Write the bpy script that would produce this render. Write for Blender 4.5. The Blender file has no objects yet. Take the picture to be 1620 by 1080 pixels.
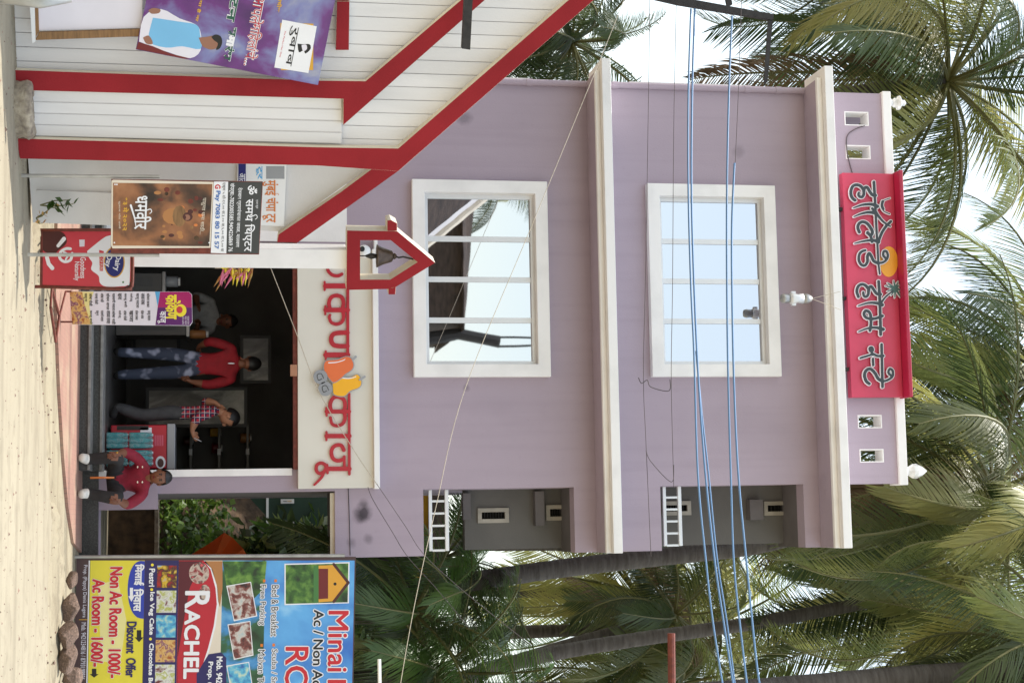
import bpy, bmesh, math, random
import numpy as np
from mathutils import Vector, Matrix
S = bpy.context.scene
COL = S.collection
R = math.radians
random.seed(7)

# ------------------------------------------------------------------ camera, sky, sun, exposure
FPX, PIT, YAW, ROL = 2534.66, R(10.29), R(-6.443), R(0.112)     # the photograph is turned on its side: its right is up
EYE = Vector((0, 0, 1.5))
def basis():
    cr, sr, cp, sp, cy, sy = math.cos(ROL), math.sin(ROL), math.cos(PIT), math.sin(PIT), math.cos(YAW), math.sin(YAW)
    def tow(U, V, Fw):
        fw = Fw * cp - V * sp; up = Fw * sp + V * cp
        return Vector((cy * U + sy * fw, -sy * U + cy * fw, up))
    return tow(cr, sr, 0), tow(-sr, cr, 0), tow(0, 0, 1)
RT, UPV, FW = basis()
cam = bpy.data.cameras.new('camera'); camo = bpy.data.objects.new('camera', cam); COL.objects.link(camo); S.camera = camo
cam.sensor_width = 36; cam.lens = FPX / 1620 * 36; cam.clip_start = 0.1; cam.clip_end = 3000
mx = Matrix((UPV, -RT, -FW)).transposed().to_4x4(); mx.translation = EYE; camo.matrix_world = mx

SUNV = Vector((-0.25, 0.035, 1)).normalized()                   # towards the sun: almost overhead, a touch left and behind
w = bpy.data.worlds.new('World'); S.world = w; w.use_nodes = True
nt = w.node_tree; bg = nt.nodes['Background']
sky = nt.nodes.new('ShaderNodeTexSky'); sky.sky_type = 'NISHITA'; sky.sun_disc = False
sky.sun_elevation = math.asin(SUNV.z); sky.sun_rotation = math.atan2(SUNV.x, SUNV.y)
sky.altitude = 0; sky.air_density = 2.0; sky.dust_density = 1.0; sky.ozone_density = 0.2
hz = nt.nodes.new('ShaderNodeHueSaturation'); hz.inputs['Saturation'].default_value = 0.55      # hazy, washed-out sky all round
nt.links.new(sky.outputs[0], hz.inputs['Color']); nt.links.new(hz.outputs[0], bg.inputs[0]); bg.inputs[1].default_value = 0.15
sl = bpy.data.lights.new('sun', 'SUN'); so = bpy.data.objects.new('sun', sl); COL.objects.link(so)
sl.energy = 3.0; sl.angle = R(0.6); sl.color = (1, 0.95, 0.87)
so.rotation_euler = (-SUNV).to_track_quat('-Z', 'Y').to_euler(); so.location = (0, 10, 30)
S.view_settings.view_transform = 'Standard'; S.view_settings.look = 'None'
S.view_settings.exposure = 0.9; S.view_settings.gamma = 1; S.view_settings.use_curve_mapping = False
S.cycles.max_bounces = 8; S.cycles.transparent_max_bounces = 12; S.cycles.use_denoising = True

# ------------------------------------------------------------------ pixels of the photograph (h = its x = height, u = its y = to the right) to points
def ray(h, u):
    return RT * (u - 540) + UPV * (h - 810) + FW * FPX
def P(h, u, Y):
    r = ray(h, u); return EYE + r * (Y / r.y)
def PZ(h, u, z=0.0):
    r = ray(h, u); return EYE + r * ((z - EYE.z) / r.z)
class Plane:
    def __init__(s, p, n):
        s.p = Vector(p); s.n = Vector(n).normalized()
    def at(s, h, u, off=0.0):
        r = ray(h, u); q = s.p + s.n * off
        return EYE + r * ((q - EYE).dot(s.n) / r.dot(s.n))
    def atn(s, h, u, off=0.0):                                   # straight out from the traced point (no sliding along the ray)
        return s.at(h, u) + s.n * off
    def back(s, d): return Plane(s.p - s.n * d, s.n)

# ------------------------------------------------------------------ materials
MATS = {}
def mat(name, col, rough=0.6, var=0.12, scale=3.0, bump=0.0, bscale=60.0, metal=0.0, spec=0.5, col2=None, stretch=None, fac=(0.35, 0.7), trans=0.0, objvar=0.0, detail=6.0, coat=0.0):
    m = bpy.data.materials.new(name); m.use_nodes = True; n = m.node_tree.nodes; l = m.node_tree.links
    b = n['Principled BSDF']; b.inputs['Roughness'].default_value = rough; b.inputs['Metallic'].default_value = metal
    b.inputs['Specular IOR Level'].default_value = spec; b.inputs['Coat Weight'].default_value = coat
    tc = n.new('ShaderNodeTexCoord'); src = tc.outputs['Object']
    if stretch:
        mp = n.new('ShaderNodeMapping'); mp.inputs['Scale'].default_value = stretch; l.new(src, mp.inputs[0]); src2 = mp.outputs[0]
    else: src2 = src
    no = n.new('ShaderNodeTexNoise'); no.inputs['Scale'].default_value = scale; no.inputs['Detail'].default_value = detail; l.new(src2, no.inputs['Vector'])
    rp = n.new('ShaderNodeMapRange'); rp.inputs[1].default_value = fac[0]; rp.inputs[2].default_value = fac[1]; l.new(no.outputs[0], rp.inputs[0])
    mix = n.new('ShaderNodeMix'); mix.data_type = 'RGBA'; l.new(rp.outputs[0], mix.inputs[0])
    c2 = col2 if col2 else tuple(max(0, c * (1 - var)) for c in col)
    c1 = col if col2 else tuple(min(1, c * (1 + var * 0.5)) for c in col)
    mix.inputs[6].default_value = (*c1, 1); mix.inputs[7].default_value = (*c2, 1); out = mix.outputs[2]
    if objvar:
        oi = n.new('ShaderNodeObjectInfo'); hs = n.new('ShaderNodeHueSaturation')
        mr = n.new('ShaderNodeMapRange'); mr.inputs[3].default_value = 1 - objvar; mr.inputs[4].default_value = 1 + objvar
        l.new(oi.outputs['Random'], mr.inputs[0]); l.new(mr.outputs[0], hs.inputs['Value']); l.new(out, hs.inputs['Color']); out = hs.outputs[0]
    l.new(out, b.inputs['Base Color'])
    if bump:
        n2 = n.new('ShaderNodeTexNoise'); n2.inputs['Scale'].default_value = bscale; n2.inputs['Detail'].default_value = 5; l.new(src2, n2.inputs['Vector'])
        bp = n.new('ShaderNodeBump'); bp.inputs['Strength'].default_value = bump; bp.inputs['Distance'].default_value = 0.02
        l.new(n2.outputs[0], bp.inputs['Height']); l.new(bp.outputs[0], b.inputs['Normal'])
    if trans:
        t = n.new('ShaderNodeBsdfTranslucent'); l.new(out, t.inputs[0]); ms = n.new('ShaderNodeMixShader'); ms.inputs[0].default_value = trans
        o = n['Material Output']; l.new(b.outputs[0], ms.inputs[1]); l.new(t.outputs[0], ms.inputs[2]); l.new(ms.outputs[0], o.inputs[0])
    MATS[name] = m; return m
def srgb(r, g, b):
    f = lambda c: (c / 255 / 12.92) if c <= 10 else ((c / 255 + 0.055) / 1.055) ** 2.4
    return (f(r), f(g), f(b))
M = MATS
mat('lavender', (0.405, 0.33, 0.395), 0.75, 0.10, 0.9, 0.12, 90, fac=(0.3, 0.75), stretch=(1, 1, 0.5))
mat('white_paint', (0.82, 0.80, 0.79), 0.65, 0.12, 2.5, 0.1, 80, fac=(0.45, 0.8))
mat('cream_paint', (0.74, 0.66, 0.52), 0.65, 0.15, 3, 0.08, 80)
mat('cream_board', (0.72, 0.69, 0.61), 0.5, 0.06, 1.2)
mat('sign_red', srgb(178, 24, 42), 0.35, 0.1, 6)
mat('crimson', srgb(196, 62, 90), 0.4, 0.14, 1.5)
mat('crimson_dark', srgb(170, 28, 62), 0.4, 0.12, 2)
mat('charcoal', (0.03, 0.04, 0.045), 0.4, 0.1)
mat('white_acrylic', (0.82, 0.80, 0.84), 0.3, 0.04)
mat('orange_paint', srgb(235, 165, 45), 0.4, 0.06)
mat('teal', srgb(60, 98, 92), 0.4, 0.1)
mat('band_red', srgb(146, 38, 44), 0.8, 0.2, 2.2, 0.15, 70, fac=(0.35, 0.8), spec=0.2)
mat('plank_white', (0.70, 0.685, 0.685), 0.55, 0.16, 1.6, 0.08, 60, stretch=(3, 3, 0.5), fac=(0.45, 0.85), objvar=0.03)
mat('wall_white', (0.66, 0.64, 0.63), 0.7, 0.14, 1.4, 0.12, 60, fac=(0.4, 0.8))
mat('granite', (0.035, 0.036, 0.036), 0.45, 0.5, 60, col2=(0.10, 0.105, 0.1), fac=(0.4, 0.8))
mat('granite_edge', (0.24, 0.235, 0.22), 0.5, 0.3, 14)
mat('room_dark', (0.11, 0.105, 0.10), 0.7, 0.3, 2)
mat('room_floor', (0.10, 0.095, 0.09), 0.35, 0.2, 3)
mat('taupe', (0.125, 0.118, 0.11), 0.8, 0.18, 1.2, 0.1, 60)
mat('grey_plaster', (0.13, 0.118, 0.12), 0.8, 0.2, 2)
mat('alu', (0.72, 0.72, 0.73), 0.35, 0.05, 3, metal=0.3)
mat('steel', (0.42, 0.42, 0.41), 0.4, 0.2, 8, metal=0.6)
mat('rust', srgb(112, 52, 40), 0.7, 0.35, 25, 0.2, 120)
mat('dark_iron', (0.028, 0.025, 0.024), 0.7, 0.4, 20, 0.2, 90)
mat('wood', srgb(140, 105, 68), 0.7, 0.35, 8, 0.15, 60, stretch=(1, 1, 8))
mat('bronze', srgb(92, 78, 68), 0.45, 0.3, 20, metal=0.6)
mat('blue_cable', srgb(98, 136, 178), 0.4, 0.06)
mat('rope', srgb(196, 186, 168), 0.9, 0.2, 60)
mat('thin_cable', srgb(90, 82, 84), 0.8, 0.1)
mat('black', (0.012, 0.012, 0.013), 0.5, 0.1)
mat('white', (0.82, 0.82, 0.82), 0.5, 0.04)
mat('lamp_glass', (0.75, 0.74, 0.74), 0.08, 0.2, 20, spec=0.9, coat=0.6)
mat('rock', srgb(150, 124, 108), 0.9, 0.4, 9, 0.9, 20, col2=srgb(88, 74, 66))
mat('concrete', srgb(178, 165, 145), 0.9, 0.35, 18, 0.5, 40, col2=srgb(120, 108, 95))
mat('soil', srgb(96, 76, 56), 0.95, 0.4, 7, 0.7, 20, col2=srgb(50, 38, 28))
mat('skin', srgb(120, 76, 54), 0.55, 0.12, 15)
mat('skin_pale', srgb(170, 120, 92), 0.55, 0.1, 15)
mat('hair', (0.008, 0.007, 0.007), 0.5, 0.2)
mat('red_shirt', srgb(138, 12, 26), 0.8, 0.25, 9, 0.2, 30)
mat('maroon_shirt', srgb(132, 16, 42), 0.75, 0.25, 12, 0.3, 40)
mat('black_cloth', (0.022, 0.021, 0.021), 0.85, 0.3, 12, 0.2, 40)
mat('grey_cloth', (0.06, 0.06, 0.062), 0.85, 0.3, 12, 0.2, 40)
mat('pale_cloth', (0.30, 0.30, 0.30), 0.85, 0.2, 12)
mat('jeans', (0.035, 0.045, 0.075), 0.85, 0.3, 6.5, 0.15, 60, col2=(0.30, 0.32, 0.42), fac=(0.56, 0.68), detail=1.5)
mat('shoe', (0.70, 0.67, 0.60), 0.6, 0.2, 14)
mat('tarp', srgb(238, 124, 56), 0.6, 0.15, 3, trans=0.5)
mat('green_wall', (0.02, 0.05, 0.03), 0.6, 0.2, 2)
mat('amber', srgb(205, 150, 30), 0.6, 0.2, 3)
mat('brown_roof', (0.055, 0.036, 0.026), 0.8, 0.5, 3, stretch=(1, 1, 4), bump=0.4, bscale=12)
mat('trunk', (0.115, 0.103, 0.095), 0.9, 0.45, 3.5, 0.9, 9, stretch=(1, 1, 6), col2=(0.062, 0.052, 0.046))
def leafmat(name, a, b, rough=0.38, tr=0.32):
    m = mat(name, a, rough, 0.2, 1.3, col2=b, trans=tr, objvar=0.35, spec=0.6, fac=(0.35, 0.65)); return m
leafmat('frond_dark', (0.045, 0.075, 0.028), (0.078, 0.112, 0.036), tr=0.4)
leafmat('frond_olive', (0.14, 0.185, 0.06), (0.20, 0.215, 0.065), tr=0.5)
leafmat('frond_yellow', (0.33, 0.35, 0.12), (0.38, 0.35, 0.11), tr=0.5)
leafmat('leaf_green', (0.07, 0.15, 0.028), (0.11, 0.18, 0.04), tr=0.42)
leafmat('leaf_bright', (0.20, 0.32, 0.05), (0.15, 0.24, 0.05), tr=0.4)
mat('rachis', (0.16, 0.145, 0.05), 0.5, 0.2, 3, col2=(0.11, 0.12, 0.04))
mat('dead_frond', (0.16, 0.10, 0.05), 0.8, 0.3, 2, col2=(0.22, 0.16, 0.09), trans=0.3, objvar=0.3)
mat('vent_frame', (0.36, 0.33, 0.28), 0.6, 0.2, 6)
mat('dry_leaf', srgb(200, 165, 95), 0.8, 0.3, 12, col2=srgb(190, 110, 60), trans=0.25)

# mirror-coated window glass, slightly wavy
m = bpy.data.materials.new('mirror_glass'); m.use_nodes = True; b = m.node_tree.nodes['Principled BSDF']
b.inputs['Base Color'].default_value = (0.58, 0.60, 0.65, 1); b.inputs['Metallic'].default_value = 1; b.inputs['Roughness'].default_value = 0.015
tn = m.node_tree.nodes.new('ShaderNodeTexNoise'); tn.inputs['Scale'].default_value = 1.3; tn.inputs['Detail'].default_value = 1
bp = m.node_tree.nodes.new('ShaderNodeBump'); bp.inputs['Strength'].default_value = 0.006; bp.inputs['Distance'].default_value = 0.05
m.node_tree.links.new(tn.outputs[0], bp.inputs['Height']); m.node_tree.links.new(bp.outputs[0], b.inputs['Normal']); M['mirror_glass'] = m
m = bpy.data.materials.new('shop_glass'); m.use_nodes = True; b = m.node_tree.nodes['Principled BSDF']
b.inputs['Base Color'].default_value = (0.03, 0.03, 0.03, 1); b.inputs['Roughness'].default_value = 0.05; b.inputs['Specular IOR Level'].default_value = 0.8; M['shop_glass'] = m

def ground_mat(name, c1, c2, c3, scale, bump, speck=None):
    m = bpy.data.materials.new(name); m.use_nodes = True; n = m.node_tree.nodes; l = m.node_tree.links; b = n['Principled BSDF']
    b.inputs['Roughness'].default_value = 0.95; b.inputs['Specular IOR Level'].default_value = 0.2
    tc = n.new('ShaderNodeTexCoord')
    def noise(sc, det=8, dist=0.0):
        t = n.new('ShaderNodeTexNoise'); t.inputs['Scale'].default_value = sc; t.inputs['Detail'].default_value = det; t.inputs['Distortion'].default_value = dist
        l.new(tc.outputs['Object'], t.inputs['Vector']); return t.outputs[0]
    def rng(s, a, c):
        t = n.new('ShaderNodeMapRange'); t.inputs[1].default_value = a; t.inputs[2].default_value = c; l.new(s, t.inputs[0]); return t.outputs[0]
    def mixc(f, a, c):
        t = n.new('ShaderNodeMix'); t.data_type = 'RGBA'; l.new(f, t.inputs[0])
        for i, x in ((6, a), (7, c)):
            if isinstance(x, tuple): t.inputs[i].default_value = (*x, 1)
            else: l.new(x, t.inputs[i])
        return t.outputs[2]
    c = mixc(rng(noise(scale), 0.38, 0.68), c1, c2)
    c = mixc(rng(noise(scale * 5, 8, 0.5), 0.52, 0.75), c, c3)
    mp = n.new('ShaderNodeMapping'); mp.inputs['Scale'].default_value = (0.12, 2.4, 1); l.new(tc.outputs['Object'], mp.inputs[0]); tk = n.new('ShaderNodeTexNoise'); tk.inputs['Scale'].default_value = 1.6; tk.inputs['Detail'].default_value = 6; l.new(mp.outputs[0], tk.inputs['Vector'])
    c = mixc(rng(tk.outputs[0], 0.5, 0.72), c, c3)                  # wheel tracks along the street
    if speck: c = mixc(rng(noise(26, 3), 0.71, 0.74), c, speck)
    l.new(c, b.inputs['Base Color'])
    bp = n.new('ShaderNodeBump'); bp.inputs['Strength'].default_value = bump; bp.inputs['Distance'].default_value = 0.04
    l.new(noise(22), bp.inputs['Height']); l.new(bp.outputs[0], b.inputs['Normal']); M[name] = m
ground_mat('sand', (0.36, 0.315, 0.225), (0.30, 0.258, 0.18), (0.22, 0.185, 0.13), 0.7, 0.5, (0.12, 0.09, 0.06))
ground_mat('road_dust', (0.36, 0.318, 0.235), (0.32, 0.28, 0.205), (0.26, 0.225, 0.165), 0.9, 0.25, (0.14, 0.11, 0.08))
# pink pavers: too small in the picture to pick apart
m = bpy.data.materials.new('pavers'); m.use_nodes = True; n = m.node_tree.nodes; l = m.node_tree.links; b = n['Principled BSDF']; b.inputs['Roughness'].default_value = 0.85
tc = n.new('ShaderNodeTexCoord'); br = n.new('ShaderNodeTexBrick'); br.inputs['Scale'].default_value = 5; br.inputs['Mortar Size'].default_value = 0.02
br.inputs['Color1'].default_value = (0.36, 0.20, 0.15, 1); br.inputs['Color2'].default_value = (0.31, 0.17, 0.13, 1); br.inputs['Mortar'].default_value = (0.24, 0.15, 0.12, 1)
no = n.new('ShaderNodeTexNoise'); no.inputs['Scale'].default_value = 2; mx2 = n.new('ShaderNodeMix'); mx2.data_type = 'RGBA'; mr = n.new('ShaderNodeMapRange')
mr.inputs[1].default_value = 0.48; mr.inputs[2].default_value = 0.8; l.new(tc.outputs['Object'], br.inputs['Vector']); l.new(tc.outputs['Object'], no.inputs['Vector'])
l.new(no.outputs[0], mr.inputs[0]); l.new(mr.outputs[0], mx2.inputs[0]); l.new(br.outputs[0], mx2.inputs[6]); mx2.inputs[7].default_value = (0.38, 0.29, 0.20, 1); l.new(mx2.outputs[2], b.inputs['Base Color']); M['pavers'] = m
# red and navy check shirt
m = bpy.data.materials.new('plaid'); m.use_nodes = True; n = m.node_tree.nodes; l = m.node_tree.links; b = n['Principled BSDF']; b.inputs['Roughness'].default_value = 0.85
tc = n.new('ShaderNodeTexCoord'); sx = n.new('ShaderNodeSeparateXYZ'); l.new(tc.outputs['Object'], sx.inputs[0])
def band(sock, freq, thr):
    a = n.new('ShaderNodeMath'); a.operation = 'MULTIPLY'; a.inputs[1].default_value = freq; l.new(sock, a.inputs[0])
    f = n.new('ShaderNodeMath'); f.operation = 'FRACT'; l.new(a.outputs[0], f.inputs[0])
    g = n.new('ShaderNodeMath'); g.operation = 'LESS_THAN'; g.inputs[1].default_value = thr; l.new(f.outputs[0], g.inputs[0]); return g.outputs[0]
def mixn(f, a, c):
    t = n.new('ShaderNodeMix'); t.data_type = 'RGBA'; l.new(f, t.inputs[0])
    for i, x in ((6, a), (7, c)):
        if isinstance(x, tuple): t.inputs[i].default_value = (*x, 1)
        else: l.new(x, t.inputs[i])
    return t.outputs[2]
k = mixn(band(sx.outputs[2], 18, 0.45), (0.42, 0.02, 0.04), (0.05, 0.02, 0.06)); k = mixn(band(sx.outputs[0], 19, 0.4), k, (0.03, 0.02, 0.07))
k = mixn(band(sx.outputs[2], 18, 0.1), k, (0.6, 0.5, 0.5)); k = mixn(band(sx.outputs[0], 19, 0.1), k, (0.6, 0.5, 0.5)); l.new(k, b.inputs['Base Color']); M['plaid'] = m

def print_mat(name, stops, scale=6, rough=0.35, dist=0.35, detail=5, coord_stretch=(1, 1, 1)):   # blurred colour patches: unreadable printed pictures, and the painted-on glass reflection
    m = bpy.data.materials.new(name); m.use_nodes = True; n = m.node_tree.nodes; l = m.node_tree.links; b = n['Principled BSDF']; b.inputs['Roughness'].default_value = rough
    tc = n.new('ShaderNodeTexCoord'); mp = n.new('ShaderNodeMapping'); mp.inputs['Scale'].default_value = coord_stretch; l.new(tc.outputs['Object'], mp.inputs[0])
    t = n.new('ShaderNodeTexNoise'); t.inputs['Scale'].default_value = scale; t.inputs['Detail'].default_value = detail; t.inputs['Distortion'].default_value = dist; l.new(mp.outputs[0], t.inputs['Vector'])
    cr = n.new('ShaderNodeValToRGB'); e = cr.color_ramp.elements
    for i, (p, c) in enumerate(stops):
        x = e[i] if i < 2 else e.new(p)
        x.position = p; x.color = (*c, 1)
    l.new(t.outputs[0], cr.inputs[0]); l.new(cr.outputs[0], b.inputs['Base Color']); M[name] = m
print_mat('print_poster', [(0.36, (0.025, 0.014, 0.01)), (0.46, (0.10, 0.045, 0.025)), (0.56, (0.30, 0.12, 0.05)), (0.66, (0.42, 0.19, 0.085)), (0.76, (0.14, 0.06, 0.03))], 3.2)
print_mat('print_banner', [(0.3, (0.05, 0.012, 0.10)), (0.45, (0.14, 0.03, 0.20)), (0.55, (0.20, 0.22, 0.45)), (0.62, (0.35, 0.36, 0.45)), (0.72, (0.22, 0.03, 0.16))], 1.9, 0.2)
print_mat('print_beach', [(0.3, (0.01, 0.03, 0.01)), (0.45, (0.03, 0.12, 0.05)), (0.52, (0.05, 0.25, 0.55)), (0.68, (0.25, 0.6, 0.85))], 2.6)
print_mat('print_sea', [(0.35, (0.03, 0.16, 0.55)), (0.6, (0.12, 0.42, 0.80)), (0.7, (0.35, 0.65, 0.9))], 1.6)
print_mat('print_foliage', [(0.35, (0.01, 0.03, 0.01)), (0.5, (0.04, 0.13, 0.02)), (0.65, (0.15, 0.30, 0.05))], 9)
print_mat('print_cake', [(0.35, (0.25, 0.01, 0.02)), (0.5, (0.6, 0.5, 0.42)), (0.6, (0.05, 0.02, 0.02)), (0.7, (0.7, 0.1, 0.12))], 14)
print_mat('print_food', [(0.35, (0.35, 0.08, 0.02)), (0.5, (0.7, 0.45, 0.15)), (0.6, (0.2, 0.03, 0.12)), (0.7, (0.75, 0.6, 0.3))], 16)
print_mat('print_fruit', [(0.35, (0.45, 0.01, 0.01)), (0.5, (0.06, 0.02, 0.02)), (0.6, (0.7, 0.45, 0.02)), (0.7, (0.2, 0.45, 0.7))], 12)
print_mat('print_plate', [(0.35, (0.15, 0.02, 0.02)), (0.47, (0.7, 0.7, 0.66)), (0.6, (0.4, 0.42, 0.05)), (0.7, (0.75, 0.75, 0.72))], 14)
print_mat('print_aqua', [(0.35, (0.02, 0.12, 0.4)), (0.5, (0.1, 0.45, 0.65)), (0.65, (0.6, 0.7, 0.5))], 12)
print_mat('print_room', [(0.35, (0.03, 0.01, 0.015)), (0.48, (0.22, 0.06, 0.05)), (0.58, (0.6, 0.55, 0.5)), (0.7, (0.4, 0.5, 0.52))], 11)
print_mat('painted_reflection', [(0.3, (0.05, 0.05, 0.045)), (0.5, (0.13, 0.13, 0.12)), (0.6, (0.30, 0.30, 0.27)), (0.75, (0.10, 0.11, 0.08))], 4, 0.2, 0.6, 5, (1, 1, 0.5))  # shop door panes: grey and leafy reflection painted into the pane colour
print_mat('print_bottles', [(0.32, (0.02, 0.22, 0.25)), (0.48, (0.10, 0.42, 0.45)), (0.58, (0.42, 0.50, 0.52)), (0.7, (0.06, 0.20, 0.24))], 12, 0.12, 1)
def flat(name, rgb, rough=0.4): mat(name, srgb(*rgb), rough, 0.05, 4)
for nm, c in dict(p_brown=(72, 50, 52), p_yellow=(226, 212, 60), p_red=(200, 30, 44), p_navy=(34, 28, 92), p_blue=(40, 62, 170), p_black=(16, 16, 18), p_white=(236, 236, 240), p_maroon=(88, 14, 34),
                  p_crim=(186, 28, 48), p_orange=(226, 122, 36), p_sandy=(176, 120, 70), p_cream=(226, 214, 196), p_green=(66, 120, 60), p_house=(222, 160, 50), p_dred=(110, 22, 26), p_gold=(212, 160, 50), p_amber=(245, 225, 60),
                  p_magenta=(170, 24, 100), p_violet=(92, 26, 104), p_pale=(226, 222, 232), p_lemon=(232, 222, 150), p_vest=(118, 184, 226), p_skin=(150, 104, 84), p_dgreen=(24, 84, 66), p_pink=(226, 120, 150), p_choc=(74, 30, 28),
                  p_poster=(60, 62, 62), p_gpay=(64, 110, 180), p_dairy=(204, 62, 74), p_dblue=(34, 40, 112), p_tour=(212, 122, 60), p_sky=(90, 170, 220), p_grey=(150, 152, 156), p_orapple=(228, 112, 58), p_yelapple=(246, 180, 26), p_nut=(160, 162, 166)).items(): flat(nm, c)

m = bpy.data.materials.new('wrap_film'); m.use_nodes = True; n = m.node_tree.nodes; l = m.node_tree.links; b = n['Principled BSDF']; b.inputs['Base Color'].default_value = (0.10, 0.34, 0.36, 1); b.inputs['Roughness'].default_value = 0.12
tr = n.new('ShaderNodeBsdfTransparent'); ms = n.new('ShaderNodeMixShader'); ms.inputs[0].default_value = 0.5; l.new(b.outputs[0], ms.inputs[1]); l.new(tr.outputs[0], ms.inputs[2]); l.new(ms.outputs[0], n['Material Output'].inputs[0])
no = n.new('ShaderNodeTexNoise'); no.inputs['Scale'].default_value = 22; no.inputs['Distortion'].default_value = 1.5; bp = n.new('ShaderNodeBump'); bp.inputs['Strength'].default_value = 0.6; bp.inputs['Distance'].default_value = 0.02; l.new(no.outputs[0], bp.inputs['Height']); l.new(bp.outputs[0], b.inputs['Normal']); M['wrap_film'] = m

# the lavender wall: rain streaks, trowel blotches and a few dark smudges where the photograph has them (house-local metres)
def weather(name, spots):
    m = M[name]; n = m.node_tree.nodes; l = m.node_tree.links; b = n['Principled BSDF']; src = b.inputs['Base Color'].links[0].from_socket
    tc = n.new('ShaderNodeTexCoord')
    def nz(sc, st, det=6):
        mp = n.new('ShaderNodeMapping'); mp.inputs['Scale'].default_value = st; l.new(tc.outputs['Object'], mp.inputs[0]); t = n.new('ShaderNodeTexNoise'); t.inputs['Scale'].default_value = sc; t.inputs['Detail'].default_value = det; l.new(mp.outputs[0], t.inputs['Vector']); return t.outputs[0]
    def rg(s, a, c, d=1.0):
        t = n.new('ShaderNodeMapRange'); t.inputs[1].default_value = a; t.inputs[2].default_value = c; t.inputs[4].default_value = d; l.new(s, t.inputs[0]); return t.outputs[0]
    def mx_(f, a, c):
        t = n.new('ShaderNodeMix'); t.data_type = 'RGBA'; t.blend_type = 'MULTIPLY'; l.new(f, t.inputs[0]); l.new(a, t.inputs[6]); t.inputs[7].default_value = (*c, 1); return t.outputs[2]
    src = mx_(rg(nz(5, (1.6, 1.6, 0.07)), 0.5, 0.72, 0.3), src, (0.80, 0.79, 0.80)); src = mx_(rg(nz(1.1, (1, 1, 0.7), 9), 0.52, 0.7, 0.45), src, (0.86, 0.85, 0.86)); src = mx_(rg(nz(16, (1, 1, 1), 4), 0.6, 0.75, 0.35), src, (0.88, 0.86, 0.86))
    for (c, r_, k_) in spots:
        vm = n.new('ShaderNodeVectorMath'); vm.operation = 'DISTANCE'; l.new(tc.outputs['Object'], vm.inputs[0]); vm.inputs[1].default_value = c
        ad = n.new('ShaderNodeMath'); ad.operation = 'MULTIPLY_ADD'; l.new(nz(9, (1, 1, 1), 3), ad.inputs[0]); ad.inputs[1].default_value = -r_ * 0.9; l.new(vm.outputs['Value'], ad.inputs[2])
        t = n.new('ShaderNodeMapRange'); t.inputs[1].default_value = r_ * 0.65; t.inputs[2].default_value = -r_ * 0.1; t.inputs[4].default_value = k_; l.new(ad.outputs[0], t.inputs[0]); src = mx_(t.outputs[0], src, (0.12, 0.11, 0.12))
    l.new(src, b.inputs['Base Color'])
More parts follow.
